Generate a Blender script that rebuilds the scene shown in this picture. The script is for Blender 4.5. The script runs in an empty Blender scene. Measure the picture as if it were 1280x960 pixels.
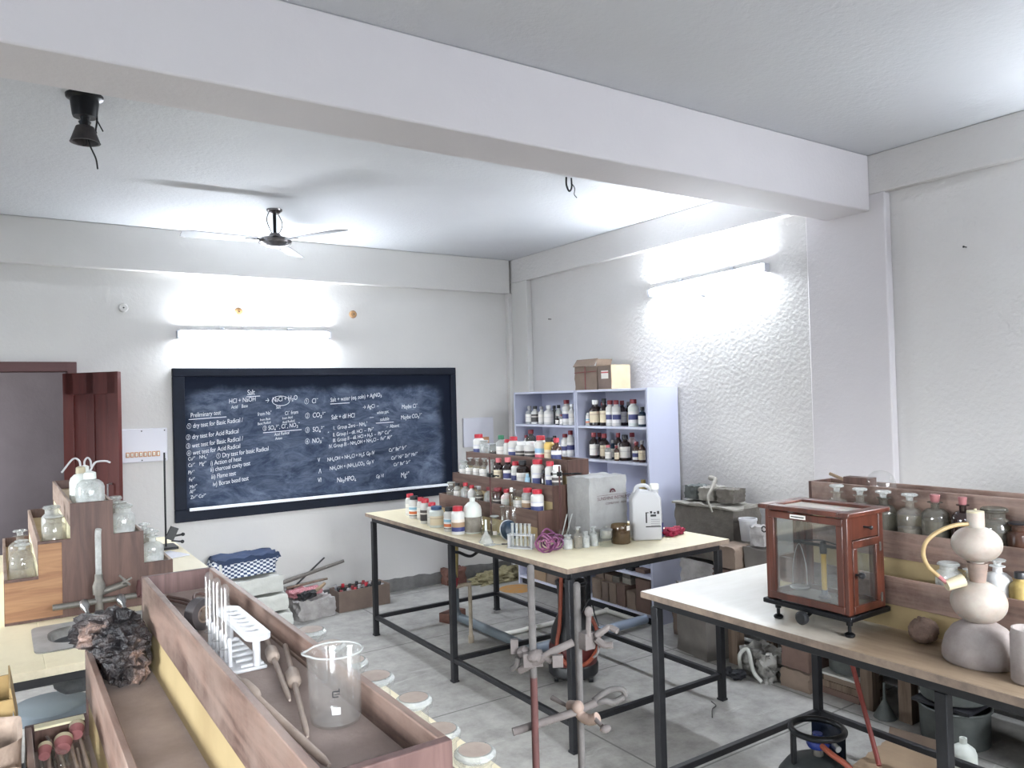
import bpy, bmesh, math, random
from mathutils import Vector, Matrix, noise as mnoise
R_ = math.radians
rnd = random.Random(7)
SC = bpy.context.scene
COL = SC.collection
# ------------------------------------------------------------------ camera
F_PX, YAW, PITCH, ROLL, EYE = 959.36, R_(33.813), R_(0.9637), R_(-1.58), 1.7294
_f = Vector((math.sin(YAW)*math.cos(PITCH), math.cos(YAW)*math.cos(PITCH), math.sin(PITCH)))
_r = Vector((math.cos(YAW), -math.sin(YAW), 0)); _u = _r.cross(_f)
_r, _u = math.cos(ROLL)*_r + math.sin(ROLL)*_u, -math.sin(ROLL)*_r + math.cos(ROLL)*_u
CAMP = Vector((0, 0, EYE))
def at(u, v, x=None, y=None, z=None):
    """world point where the sight line of a photo position meets a known plane of the room"""
    d = _f + (u-640)/F_PX*_r - (v-480)/F_PX*_u
    t = (x/d.x) if x is not None else (y/d.y) if y is not None else (z-EYE)/d.z
    return CAMP + d*t
cd = bpy.data.cameras.new('camera'); cam = bpy.data.objects.new('camera', cd); COL.objects.link(cam)
cd.sensor_width = 36; cd.lens = F_PX/1280*36; cd.clip_start = .02
mw = Matrix((( _r.x, _u.x, -_f.x, 0), (_r.y, _u.y, -_f.y, 0), (_r.z, _u.z, -_f.z, EYE), (0, 0, 0, 1)))
cam.matrix_world = mw
SC.camera = cam
# ------------------------------------------------------------------ materials
def lin(c):
    return tuple((x/255/12.92 if x/255 <= .04045 else ((x/255+.055)/1.055)**2.4) for x in c[:3]) + (1,)
class NT:
    def __init__(s, name):
        s.m = bpy.data.materials.new(name); s.m.use_nodes = True
        s.t = s.m.node_tree; s.t.nodes.clear(); s.out = s.n('ShaderNodeOutputMaterial')
    def n(s, ty, **kw):
        nd = s.t.nodes.new(ty)
        for k, v in kw.items():
            if k in nd.inputs.keys() if isinstance(k, str) else False: nd.inputs[k].default_value = v
            else: setattr(nd, k, v)
        return nd
    def l(s, a, b): s.t.links.new(a, b)
    def coord(s, which='Object', scale=(1, 1, 1)):
        tc = s.n('ShaderNodeTexCoord'); mp = s.n('ShaderNodeMapping'); mp.inputs['Scale'].default_value = scale
        s.l(tc.outputs[which], mp.inputs['Vector']); return mp.outputs['Vector']
    def noise(s, vec, scale, detail=4, rough=.6, dist=0):
        nz = s.n('ShaderNodeTexNoise'); nz.inputs['Scale'].default_value = scale; nz.inputs['Detail'].default_value = detail
        nz.inputs['Roughness'].default_value = rough; nz.inputs['Distortion'].default_value = dist
        s.l(vec, nz.inputs['Vector']); return nz.outputs['Fac']
    def ramp(s, fac, stops):
        r = s.n('ShaderNodeValToRGB'); e = r.color_ramp.elements
        while len(e) < len(stops): e.new(.5)
        for k, (p, c) in enumerate(stops): e[k].position = p; e[k].color = c if len(c) == 4 else lin(c)
        s.l(fac, r.inputs['Fac']); return r.outputs['Color']
    def mix(s, fac, a, b):
        m = s.n('ShaderNodeMix'); m.data_type = 'RGBA'
        if isinstance(fac, (int, float)): m.inputs[0].default_value = fac
        else: s.l(fac, m.inputs[0])
        for i, q in ((6, a), (7, b)):
            if isinstance(q, tuple): m.inputs[i].default_value = q
            else: s.l(q, m.inputs[i])
        return m.outputs[2]
    def bsdf(s, color, rough=.6, metal=0, bump=None, bstr=.2, bdist=.01, spec=.5):
        b = s.n('ShaderNodeBsdfPrincipled')
        if isinstance(color, tuple): b.inputs['Base Color'].default_value = color
        else: s.l(color, b.inputs['Base Color'])
        if isinstance(rough, (int, float)): b.inputs['Roughness'].default_value = rough
        else: s.l(rough, b.inputs['Roughness'])
        b.inputs['Metallic'].default_value = metal; b.inputs['Specular IOR Level'].default_value = spec
        if bump is not None:
            bp = s.n('ShaderNodeBump'); bp.inputs['Strength'].default_value = bstr; bp.inputs['Distance'].default_value = bdist
            s.l(bump, bp.inputs['Height']); s.l(bp.outputs['Normal'], b.inputs['Normal'])
        s.l(b.outputs[0], s.out.inputs['Surface']); return b
M = {}
def plain(name, c, rough=.5, metal=0, c2=None, scale=6, bump=0, bscale=80, bdist=.004, spec=.5, lo=.35, hi=.7):
    k = NT(name); v = k.coord()
    col = lin(c)
    if c2: col = k.ramp(k.noise(v, scale, 5, .65), [(lo, c), (hi, c2)])
    k.bsdf(col, rough, metal, k.noise(v, bscale, 3) if bump else None, bump, bdist, spec)
    M[name] = k.m; return k.m
def wood(name, c1, c2, axis='y', sc=1.0, rough=.5, dust=None, dustamt=.5, spec=.4):
    k = NT(name); s = {'x': (2, 26, 26), 'y': (26, 2, 26), 'z': (26, 26, 2)}[axis]
    v = k.coord('Object', tuple(a*sc for a in s))
    g = k.noise(v, 1.0, 6, .65, .8)
    col = k.ramp(g, [(.38, c1), (.62, c2)])
    if dust:
        d = k.noise(k.coord('Object'), 7, 6, .7)
        f = k.ramp(d, [(.5-dustamt*.35, (0, 0, 0)), (.5+.35*(1-dustamt)+.05, (255, 255, 255))])
        col = k.mix(f, col, lin(dust))
    k.bsdf(col, rough, 0, g, .12, .003, spec); M[name] = k.m; return k.m
def glassy(name, tint=(245, 250, 248), dusty=0.0, dustc=(200, 195, 190), base=.06, edge=.75, rough=.03):
    k = NT(name)
    tr = k.n('ShaderNodeBsdfTransparent'); tr.inputs['Color'].default_value = lin(tint)
    gl = k.n('ShaderNodeBsdfGlossy'); gl.inputs['Roughness'].default_value = rough; gl.inputs['Color'].default_value = (.95, .95, .95, 1)
    lw = k.n('ShaderNodeLayerWeight'); lw.inputs['Blend'].default_value = .25
    f = k.ramp(lw.outputs['Facing'], [(0, (base,)*3+(1,)), (.75, (base+.1,)*3+(1,)), (1, (edge,)*3+(1,))])
    mx = k.n('ShaderNodeMixShader'); k.l(f, mx.inputs[0]); k.l(tr.outputs[0], mx.inputs[1]); k.l(gl.outputs[0], mx.inputs[2])
    o = mx.outputs[0]
    if dusty:
        df = k.n('ShaderNodeBsdfDiffuse'); df.inputs['Color'].default_value = lin(dustc)
        nz = k.ramp(k.noise(k.coord(), 9, 5, .7), [(.3, (dusty*.5,)*3+(1,)), (.75, (min(1, dusty*1.5),)*3+(1,))])
        m2 = k.n('ShaderNodeMixShader'); k.l(nz, m2.inputs[0]); k.l(o, m2.inputs[1]); k.l(df.outputs[0], m2.inputs[2]); o = m2.outputs[0]
    k.l(o, k.out.inputs['Surface']); M[name] = k.m; return k.m
def emit(name, c, s):
    k = NT(name); e = k.n('ShaderNodeEmission'); e.inputs['Color'].default_value = lin(c); e.inputs['Strength'].default_value = s
    k.l(e.outputs[0], k.out.inputs['Surface']); M[name] = k.m
def bands(name, stops, rough=.45):
    """printed paper: hard colour bands up the height of the piece"""
    k = NT(name); tc = k.n('ShaderNodeTexCoord'); sp = k.n('ShaderNodeSeparateXYZ'); k.l(tc.outputs['Generated'], sp.inputs[0])
    r = k.n('ShaderNodeValToRGB'); r.color_ramp.interpolation = 'CONSTANT'; e = r.color_ramp.elements
    while len(e) < len(stops): e.new(.5)
    for i, (p, c) in enumerate(stops): e[i].position = p; e[i].color = lin(c)
    k.l(sp.outputs['Z'], r.inputs['Fac']); k.bsdf(r.outputs['Color'], rough); M[name] = k.m
def plaster(name, c, c2, bump=.25):
    k = NT(name); v = k.coord()
    n1 = k.noise(v, .9, 4, .6); n2 = k.noise(v, 38, 3, .55)
    col = k.ramp(n1, [(.35, c), (.7, c2)])
    k.bsdf(col, .72, 0, n2, bump, .012, .3); M[name] = k.m
plaster('paint_front', (208, 206, 203), (202, 200, 197), .12)
plaster('paint_right', (205, 203, 201), (199, 196, 194), .45)
plaster('paint_beam', (203, 199, 200), (197, 193, 195), .15)
plaster('paint_ceiling', (198, 200, 203), (192, 193, 197), .35)
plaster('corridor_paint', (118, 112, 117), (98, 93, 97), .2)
def mk_floor():
    k = NT('cement_floor'); v = k.coord()
    a = k.ramp(k.noise(v, .8, 6, .65), [(.3, (140, 138, 134)), (.7, (170, 168, 164))])
    b = k.ramp(k.noise(v, 7, 8, .75), [(.35, (108, 106, 103)), (.62, (180, 178, 174))])
    c = k.mix(.45, a, b)
    ru = k.ramp(k.noise(k.coord('Object', (.6, 3, 1)), 3.2, 6, .7, .6), [(.60, (0, 0, 0)), (.72, (255, 255, 255))])
    c = k.mix(ru, c, lin((182, 180, 176)))
    # slab joints
    bt = k.n('ShaderNodeTexBrick'); bt.offset = 0; bt.inputs['Scale'].default_value = 1; bt.inputs['Mortar Size'].default_value = .006
    bt.inputs['Brick Width'].default_value = 1.25; bt.inputs['Row Height'].default_value = 1.25; bt.inputs['Mortar Smooth'].default_value = .2
    k.l(k.coord('Object'), bt.inputs['Vector'])
    c = k.mix(bt.outputs['Fac'], c, lin((108, 107, 104)))
    k.bsdf(c, .55, 0, k.noise(v, 26, 5), .12, .006, .35); M['cement_floor'] = k.m
mk_floor()
plain('cement_band', (128, 127, 125), .9, c2=(104, 103, 101), scale=9, bump=.3, bscale=40)
plain('iron', (22, 23, 27), .45, .2, c2=(33, 33, 37), scale=12)
def mk_top(name, c, c2, dustc, lo, hi, rough):
    k = NT(name); v = k.coord()
    a = k.ramp(k.noise(k.coord('Object', (3, 1, 1)), 4, 6, .7), [(.35, c), (.7, c2)])
    d = k.ramp(k.noise(v, 2.6, 8, .72), [(lo, (0, 0, 0)), (hi, (255, 255, 255))])
    k.bsdf(k.mix(d, a, lin(dustc)), rough, 0, None, spec=.5); M[name] = k.m
mk_top('laminate_cream', (230, 220, 190), (222, 211, 180), (200, 188, 156), .52, .8, .42)
def mk_dusty_top():
    k = NT('laminate_dusty'); v = k.coord()
    a = k.ramp(k.noise(k.coord('Object', (1, 4, 1)), 5, 6, .7), [(.35, (231, 228, 220)), (.7, (222, 218, 208))])
    tc = k.n('ShaderNodeTexCoord'); sp = k.n('ShaderNodeSeparateXYZ'); k.l(tc.outputs['Object'], sp.inputs[0])
    # worn brown dust towards the used end of the bench (object y runs along the bench)
    ad = k.n('ShaderNodeMath', operation='MULTIPLY_ADD'); k.l(k.noise(v, 3.5, 6, .65), ad.inputs[0]); ad.inputs[1].default_value = .55; 
    ad2 = k.n('ShaderNodeMath', operation='SUBTRACT'); ad2.inputs[0].default_value = 1.62; k.l(sp.outputs['Y'], ad2.inputs[1]); k.l(ad2.outputs[0], ad.inputs[2])
    f = k.ramp(ad.outputs[0], [(.05, (0, 0, 0)), (.42, (255, 255, 255))])
    br = k.ramp(k.noise(k.coord('Object', (10, 1.5, 1)), 3, 7, .7), [(.3, (124, 106, 88)), (.7, (158, 139, 117))])
    k.bsdf(k.mix(f, a, br), .38, 0, None, spec=.5); M['laminate_dusty'] = k.m
mk_dusty_top()
plain('ply_edge', (150, 132, 116), .7, c2=(112, 98, 88), scale=14)
plain('ply_edge_pale', (214, 203, 178), .6, c2=(190, 178, 150), scale=14)
wood('rack_wood', (80, 61, 54), (116, 93, 83), 'y', .7, .55)
wood('rack_wood_dusty', (120, 98, 86), (158, 136, 122), 'y', .8, .7, (165, 150, 140), .35)
wood('rack_end', (70, 48, 42), (94, 69, 60), 'z', 1.0, .5)
wood('rack_end_near', (80, 58, 56), (104, 80, 76), 'z', 1.0, .55)
wood('patch_wood', (130, 92, 64), (158, 119, 84), 'x', .9, .6)
wood('rack_brown', (82, 61, 54), (146, 120, 108), 'y', .55, .5, (150, 132, 122), .25)
plain('riser_yellow', (180, 161, 120), .55, c2=(160, 140, 102), scale=3)
plain('riser_cream', (226, 220, 188), .55, c2=(208, 200, 164), scale=4)
plain('dusty_shelf', (168, 152, 145), .85, c2=(140, 125, 119), scale=6, bump=.2, bscale=120)
plain('shelf_pale', (196, 180, 150), .7, c2=(176, 158, 130), scale=6)
wood('teak', (66, 33, 24), (92, 49, 36), 'z', .8, .3, spec=.6)
wood('door_wood', (72, 28, 25), (86, 37, 32), 'z', .4, .4)
wood('door_frame_wood', (74, 40, 40), (88, 52, 50), 'x', .4, .5)
wood('rough_timber', (92, 77, 66), (120, 103, 89), 'z', .8, .8)
plain('white_melamine', (186, 189, 208), .4)
plain('shelf_melamine', (206, 209, 226), .35)
plain('black_metal', (22, 23, 26), .35, .5)
plain('dusty_metal', (96, 92, 91), .75, .2, c2=(76, 73, 72), scale=25)
plain('dusty_cast', (104, 97, 95), .85, .1, c2=(82, 76, 75), scale=22)
plain('rust_red', (84, 50, 48), .75, .1, c2=(68, 43, 42), scale=20)
plain('steel', (186, 188, 190), .3, .9, c2=(150, 152, 152), scale=20)
plain('sink_steel', (172, 174, 174), .4, .25, c2=(146, 148, 147), scale=12)
plain('sink_stain', (132, 130, 126), .55, .2, c2=(96, 93, 88), scale=16)
plain('brass', (176, 140, 50), .35, .6)
plain('old_brass', (120, 114, 106), .55, .45, c2=(94, 94, 90), scale=30)
plain('white_plastic', (184, 184, 186), .4)
plain('off_white_plastic', (226, 226, 218), .45)
plain('milky_plastic', (222, 226, 220), .4, c2=(206, 212, 206), scale=10)
plain('grey_plastic', (196, 198, 206), .5)
plain('black_plastic', (28, 29, 32), .4)
plain('cork', (190, 160, 128), .85, c2=(168, 136, 106), scale=30)
plain('pink_rubber', (150, 98, 98), .7, c2=(132, 80, 82), scale=30)
plain('red_cap', (178, 34, 50), .4); plain('pink_cap', (206, 110, 116), .45); plain('maroon_cap', (128, 40, 48), .45)
plain('black_cap', (30, 31, 36), .4); plain('green_cap', (28, 112, 76), .4); plain('blue_cap', (48, 74, 110), .45); plain('white_cap', (238, 238, 236), .4)
plain('grey_cap', (150, 148, 150), .5)
plain('jar_white', (212, 211, 207), .4); plain('jar_cream', (228, 220, 200), .45); plain('jar_yellow', (226, 192, 104), .45); plain('jar_blue', (168, 206, 226), .4)
plain('jar_pinkish', (228, 206, 204), .45)
plain('amber', (44, 33, 32), .12, spec=.7); plain('amber_brown', (74, 50, 40), .12, spec=.7); plain('amber_purple', (52, 38, 46), .15, spec=.7)
bands('tag_blue', [(0, (236, 234, 232)), (.12, (62, 70, 120)), (.62, (234, 232, 230)), (.9, (200, 200, 210))])
bands('tag_bluemid', [(0, (236, 234, 232)), (.3, (68, 72, 122)), (.75, (236, 234, 230))])
bands('tag_orange', [(0, (60, 62, 70)), (.08, (238, 236, 230)), (.2, (222, 120, 70)), (.48, (238, 238, 236)), (.66, (150, 196, 216)), (.9, (238, 238, 236))])
bands('tag_white', [(0, (234, 230, 224)), (.55, (206, 203, 200)), (.62, (236, 232, 226))])
bands('tag_cream', [(0, (226, 212, 184)), (.7, (196, 176, 150)), (.78, (228, 214, 188))])
bands('tag_sticker', [(0, (226, 222, 216)), (.68, (190, 70, 74)), (.84, (228, 222, 216))])
bands('tag_pink', [(0, (214, 96, 116)), (.5, (240, 236, 236)), (.62, (156, 196, 224))])
bands('tag_dark', [(0, (66, 62, 62)), (.6, (206, 200, 192)), (.75, (80, 74, 72))])
bands('tag_brown', [(0, (58, 64, 118)), (.35, (168, 140, 112)), (.75, (226, 216, 204))])
glassy('glass', (248, 251, 250))
glassy('glass_dusty', (240, 240, 236), .22, (198, 192, 184))
glassy('glass_grey', (196, 196, 188), .30, (140, 136, 128))
glassy('glass_cloudy', (242, 244, 243), .42, (214, 216, 214))
glassy('glass_amberish', (190, 168, 126), .35, (122, 100, 74))
glassy('glass_bench', (250, 251, 251), .07, (200, 194, 190), .04, .8)
glassy('pane_glass', (246, 248, 248), .03, (190, 190, 188), .07, .5)
plain('powder_white', (214, 214, 214), .8, c2=(196, 196, 196), scale=20)
plain('powder_grey', (150, 144, 134), .85, c2=(120, 114, 104), scale=20)
plain('liquid_pale', (196, 200, 196), .2); plain('powder_ochre', (180, 158, 96), .6, c2=(140, 120, 70), scale=12); plain('powder_dark', (70, 62, 60), .7)
def mk_frost():
    k = NT('frosted_glass'); v = k.coord()
    c = k.ramp(k.noise(v, 9, 6, .7), [(.3, (142, 132, 124)), (.7, (172, 162, 153))])
    b = k.bsdf(c, .55); b.inputs['Subsurface Weight'].default_value = .15; M['frosted_glass'] = k.m
mk_frost()
def mk_frost2():
    k = NT('frosted_dusty'); v = k.coord()
    c = k.ramp(k.noise(v, 11, 6, .72), [(.3, (138, 128, 125)), (.7, (168, 160, 157))])
    k.bsdf(c, .6); M['frosted_dusty'] = k.m
mk_frost2()
plain('card', (132, 115, 102), .85, c2=(115, 100, 88), scale=5); plain('card_pale', (180, 160, 132), .8, c2=(166, 146, 118), scale=4)
plain('card_dark', (122, 106, 96), .9, c2=(104, 90, 82), scale=5); plain('card_grey', (118, 113, 108), .9, c2=(100, 95, 90), scale=5)
plain('card_kraft', (148, 126, 102), .8, c2=(132, 111, 89), scale=5); plain('card_red', (112, 90, 81), .85, c2=(94, 76, 69), scale=5)
plain('paper_bag', (156, 138, 124), .9, c2=(126, 110, 98), scale=10, bump=.5, bscale=22, bdist=.02)
plain('yellow_card', (160, 136, 90), .8, c2=(136, 112, 74), scale=8)
plain('wrap', (150, 146, 138), .8, c2=(120, 116, 108), scale=6, bump=.4, bscale=18, bdist=.02)
plain('wrap_dark', (106, 101, 94), .85, c2=(84, 79, 74), scale=7, bump=.4, bscale=18, bdist=.02)
plain('cover_cloth', (160, 160, 159), .75, c2=(140, 140, 139), scale=5, bump=.5, bscale=9, bdist=.02)
plain('sack_white', (196, 196, 190), .7, c2=(178, 179, 174), scale=5, bump=.3, bscale=14, bdist=.02)
plain('sack_grey', (176, 172, 170), .8, c2=(140, 136, 134), scale=7, bump=.5, bscale=16, bdist=.02)
plain('poly_bag', (150, 148, 144), .45, c2=(112, 110, 106), scale=9, bump=.6, bscale=16, bdist=.02)
def mk_blackbag():
    k = NT('black_bag'); v = k.coord()
    c = k.ramp(k.noise(v, 12, 5, .6), [(.42, (30, 28, 31)), (.55, (66, 58, 57)), (.64, (150, 124, 112))])
    k.bsdf(c, .42, 0, k.noise(v, 26, 5, .7), .9, .02, .55); M['black_bag'] = k.m
mk_blackbag()
def mk_plaid():
    k = NT('plaid'); tc = k.n('ShaderNodeTexCoord'); ch = k.n('ShaderNodeTexChecker'); ch.inputs['Scale'].default_value = 9
    ch.inputs['Color1'].default_value = lin((212, 214, 218)); ch.inputs['Color2'].default_value = lin((44, 62, 96))
    mp = k.n('ShaderNodeMapping'); mp.inputs['Scale'].default_value = (2.2, .6, 1.0); k.l(tc.outputs['Generated'], mp.inputs[0]); k.l(mp.outputs[0], ch.inputs[0])
    k.bsdf(ch.outputs[0], .8, 0, k.noise(k.coord(), 22, 3), .4, .01); M['plaid'] = k.m
mk_plaid()
def mk_net():
    k = NT('red_net'); tc = k.n('ShaderNodeTexCoord'); ch = k.n('ShaderNodeTexChecker'); ch.inputs['Scale'].default_value = 34
    ch.inputs['Color1'].default_value = lin((206, 160, 164)); ch.inputs['Color2'].default_value = lin((150, 66, 78))
    k.l(tc.outputs['Generated'], ch.inputs[0]); k.bsdf(ch.outputs[0], .8); M['red_net'] = k.m
mk_net()
plain('navy_cloth', (42, 58, 88), .8, c2=(34, 48, 74), scale=8)
plain('purple_tube', (116, 56, 98), .4, c2=(84, 40, 76), scale=12); plain('lilac_tube', (160, 104, 136), .4)
plain('crimson_cloth', (150, 20, 58), .8, c2=(104, 14, 40), scale=24, bump=.5, bscale=40, bdist=.01)
plain('teal_dark', (22, 46, 66), .35); plain('pvc_blue', (138, 150, 168), .4); plain('pvc_grey', (100, 109, 116), .45); plain('pvc_white', (226, 224, 216), .4); plain('pvc_beige', (176, 164, 146), .5, c2=(140, 128, 112), scale=12)
plain('hose_orange', (146, 72, 52), .5); plain('hose_red', (132, 56, 48), .5, c2=(112, 48, 42), scale=8); plain('hose_black', (36, 36, 40), .5); plain('hose_yellow', (150, 132, 80), .5)
plain('rubber_tan', (156, 134, 94), .5, c2=(134, 110, 72), scale=20); plain('rubber_cream', (178, 168, 142), .6)
plain('sleeve_tan', (112, 99, 92), .65, c2=(150, 128, 116), scale=10)
plain('drum_red', (88, 36, 34), .4, c2=(84, 32, 32), scale=8); plain('dark_shell', (84, 86, 88), .85, c2=(56, 58, 62), scale=22); plain('gas_green', (62, 66, 66), .5, .2, c2=(44, 48, 50), scale=8); plain('navy_paint', (12, 24, 44), .35, .2); plain('valve_blue', (20, 40, 110), .3)
plain('dial_white', (236, 234, 228), .4); plain('brick_red', (112, 78, 68), .9, c2=(92, 64, 56), scale=20, bump=.4, bscale=60)
plain('galv', (96, 100, 98), .65, .3, c2=(74, 79, 78), scale=9); plain('dark_clutter', (34, 34, 40), .6, c2=(22, 23, 28), scale=9); plain('navy_box', (38, 44, 62), .6, c2=(28, 32, 48), scale=6)
plain('straw', (156, 148, 116), .9, c2=(118, 110, 82), scale=28, bump=.6, bscale=50, bdist=.02)
plain('rust_stain', (190, 132, 56), .9, c2=(160, 140, 110), scale=14)
plain('twine', (128, 106, 94), .9, c2=(92, 74, 66), scale=18, bump=.7, bscale=70, bdist=.012)
plain('dusty_glassware', (176, 160, 148), .6, c2=(150, 134, 124), scale=14)
plain('tongs_wire', (106, 84, 78), .6, .4); plain('tape', (38, 37, 40), .6, c2=(74, 66, 66), scale=10)
plain('paper_yellow', (204, 186, 146), .85, c2=(180, 160, 122), scale=12); plain('printing_black', (26, 24, 28), .6); plain('printing_maroon', (78, 24, 40), .6); plain('chalk', (238, 240, 244), .95); plain('fan_metal', (120, 116, 116), .25, .8); plain('fan_blade', (92, 92, 95), .55, .0)
plain('rose_brown', (168, 128, 84), .5); plain('switch_tan', (196, 148, 110), .5); plain('board_grey', (208, 208, 216), .4)
emit('tube_glow', (238, 246, 255), 108); emit('bulb_off_glow', (255, 255, 255), .6)
def mk_board():
    k = NT('blackboard'); v = k.coord()
    tc = k.n('ShaderNodeTexCoord'); sp = k.n('ShaderNodeSeparateXYZ'); k.l(tc.outputs['Generated'], sp.inputs[0])
    def edge(sock, lo, hi):
        a = k.n('ShaderNodeMapRange'); a.interpolation_type = 'SMOOTHSTEP'; k.l(sock, a.inputs[0]); a.inputs[1].default_value = 0; a.inputs[2].default_value = lo
        b = k.n('ShaderNodeMapRange'); b.interpolation_type = 'SMOOTHSTEP'; k.l(sock, b.inputs[0]); b.inputs[1].default_value = 1; b.inputs[2].default_value = 1-hi
        m = k.n('ShaderNodeMath', operation='MULTIPLY'); k.l(a.outputs[0], m.inputs[0]); k.l(b.outputs[0], m.inputs[1]); return m.outputs[0]
    wob = k.n('ShaderNodeMath', operation='MULTIPLY_ADD'); k.l(k.noise(v, 4, 4), wob.inputs[0]); wob.inputs[1].default_value = .14; k.l(sp.outputs['Z'], wob.inputs[2])
    wx = k.n('ShaderNodeMath', operation='MULTIPLY_ADD'); k.l(k.noise(v, 5, 4), wx.inputs[0]); wx.inputs[1].default_value = .05; k.l(sp.outputs['X'], wx.inputs[2])
    e = k.n('ShaderNodeMath', operation='MULTIPLY'); k.l(edge(wob.outputs[0], .14, .08), e.inputs[0]); k.l(edge(wx.outputs[0], .07, .05), e.inputs[1])
    sm = k.noise(k.coord('Object', (.8, 1, 1.7)), 2.0, 8, .72, 1.6)
    st = k.noise(k.coord('Object', (.9, 1, 1.9)), 4.5, 8, .74, .9)
    c = k.ramp(sm, [(.30, (34, 44, 62)), (.52, (62, 74, 96)), (.76, (134, 146, 166))])
    c2 = k.ramp(st, [(.42, (38, 48, 66)), (.75, (150, 162, 182))])
    dusty = k.mix(.38, c, c2)
    k.bsdf(k.mix(e.outputs[0], lin((18, 25, 40)), dusty), .85, 0, None, spec=.2); M['blackboard'] = k.m
mk_board()
plain('board_frame', (15, 21, 34), .65, c2=(20, 27, 42), scale=6, spec=.25)
# ------------------------------------------------------------------ mesh building
class MB:
    def __init__(s): s.b = bmesh.new()
    def _x(s, vs, M_):
        bmesh.ops.transform(s.b, matrix=M_, verts=vs); return s
    def box(s, c, d, rz=0, rx=0, ry=0):
        g = bmesh.ops.create_cube(s.b, size=1)['verts']
        m = Matrix.Translation(c) @ Matrix.Rotation(rz, 4, 'Z') @ Matrix.Rotation(ry, 4, 'Y') @ Matrix.Rotation(rx, 4, 'X') @ Matrix.Diagonal((d[0], d[1], d[2], 1))
        return s._x(g, m)
    def bb(s, x0, x1, y0, y1, z0, z1): return s.box(((x0+x1)/2, (y0+y1)/2, (z0+z1)/2), (x1-x0, y1-y0, z1-z0))
    def bar(s, p, q, w, h=None):
        p, q = Vector(p), Vector(q); d = q-p; h = h or w
        m = Matrix.Translation((p+q)/2) @ d.to_track_quat('Y', 'Z').to_matrix().to_4x4() @ Matrix.Diagonal((w, d.length, h, 1))
        return s._x(bmesh.ops.create_cube(s.b, size=1)['verts'], m)
    def cyl(s, p, q, r0, r1=None, n=20, cap=True):
        p, q = Vector(p), Vector(q); d = q-p; r1 = r0 if r1 is None else r1
        g = bmesh.ops.create_cone(s.b, cap_ends=cap, segments=n, radius1=r0, radius2=r1, depth=d.length)['verts']
        return s._x(g, Matrix.Translation((p+q)/2) @ d.to_track_quat('Z', 'Y').to_matrix().to_4x4())
    def lathe(s, prof, c=(0, 0, 0), n=24, axis=None):
        rings = []; vs = []
        for r, z in prof:
            if r < 1e-6: ring = [s.b.verts.new((0, 0, z))]
            else: ring = [s.b.verts.new((r*math.cos(2*math.pi*k/n), r*math.sin(2*math.pi*k/n), z)) for k in range(n)]
            rings.append(ring); vs += ring
        for a, b in zip(rings, rings[1:]):
            for k in range(n):
                k2 = (k+1) % n
                f = [a[k], a[k2], b[k2], b[k]] if len(a) > 1 and len(b) > 1 else [a[0], b[k2], b[k]] if len(a) == 1 and len(b) > 1 else [a[k], a[k2], b[0]] if len(a) > 1 else None
                if f:
                    try: s.b.faces.new(f)
                    except ValueError: pass
        m = Matrix.Translation(c)
        if axis is not None: m = m @ Vector(axis).to_track_quat('Z', 'Y').to_matrix().to_4x4()
        return s._x(vs, m)
    def tube(s, pts, r, n=10, smooth=0, closed=False, taper=None):
        pts = [Vector(p) for p in pts]
        if smooth:
            o = []; N = len(pts)
            for i in range(N if closed else N-1):
                p0 = pts[(i-1) % N] if closed or i > 0 else pts[0]*2-pts[1]; p1, p2 = pts[i], pts[(i+1) % N]
                p3 = pts[(i+2) % N] if closed or i+2 < N else p2*2-p1
                for k in range(smooth):
                    t = k/smooth
                    o.append(.5*((2*p1)+(p2-p0)*t+(2*p0-5*p1+4*p2-p3)*t*t+(3*p1-p0-3*p2+p3)*t**3))
            if not closed: o.append(pts[-1])
            pts = o
        N = len(pts); rings = []; prev = None
        for i, p in enumerate(pts):
            t = (pts[(i+1) % N]-pts[i-1]) if closed else (pts[min(i+1, N-1)]-pts[max(i-1, 0)])
            t.normalize()
            if prev is None:
                a = t.orthogonal().normalized()
            else:
                a = (prev-t*prev.dot(t)).normalized()
            prev = a; b = t.cross(a); rr = r if taper is None else r*(taper[0]+(taper[1]-taper[0])*i/(N-1))
            rings.append([s.b.verts.new(p+rr*(math.cos(2*math.pi*k/n)*a+math.sin(2*math.pi*k/n)*b)) for k in range(n)])
        for i in range(N if closed else N-1):
            A, B = rings[i], rings[(i+1) % N]
            for k in range(n): s.b.faces.new((A[k], A[(k+1) % n], B[(k+1) % n], B[k]))
        if not closed:
            s.b.faces.new(rings[0][::-1]); s.b.faces.new(rings[-1])
        return s
    def prism(s, poly, a0, a1, axis='y'):
        f = {'y': lambda p, a: (p[0], a, p[1]), 'x': lambda p, a: (a, p[0], p[1]), 'z': lambda p, a: (p[0], p[1], a)}[axis]
        A = [s.b.verts.new(f(p, a0)) for p in poly]; B = [s.b.verts.new(f(p, a1)) for p in poly]
        s.b.faces.new(A); s.b.faces.new(B[::-1]); n = len(poly)
        for k in range(n): s.b.faces.new((A[k], B[k], B[(k+1) % n], A[(k+1) % n]))
        bmesh.ops.recalc_face_normals(s.b, faces=s.b.faces[:]); return s
    def ball(s, c, r, sub=3, amp=0, fr=3, seed=0, floor=None):
        """r: (rx, ry, rz); amp: crumple"""
        if not hasattr(r, '__len__'): r = (r, r, r)
        g = bmesh.ops.create_icosphere(s.b, subdivisions=sub, radius=1)['verts']
        for v in g:
            d = v.co.normalized()
            k = 1+amp*(mnoise.noise(d*fr+Vector((seed*3.7, seed, -seed)))+.5*mnoise.noise(d*fr*2.3+Vector((seed, 5, seed))))
            v.co = Vector((d.x*r[0]*k, d.y*r[1]*k, d.z*r[2]*k))+Vector(c)
            if floor is not None and v.co.z < floor: v.co.z = floor
        return s
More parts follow.
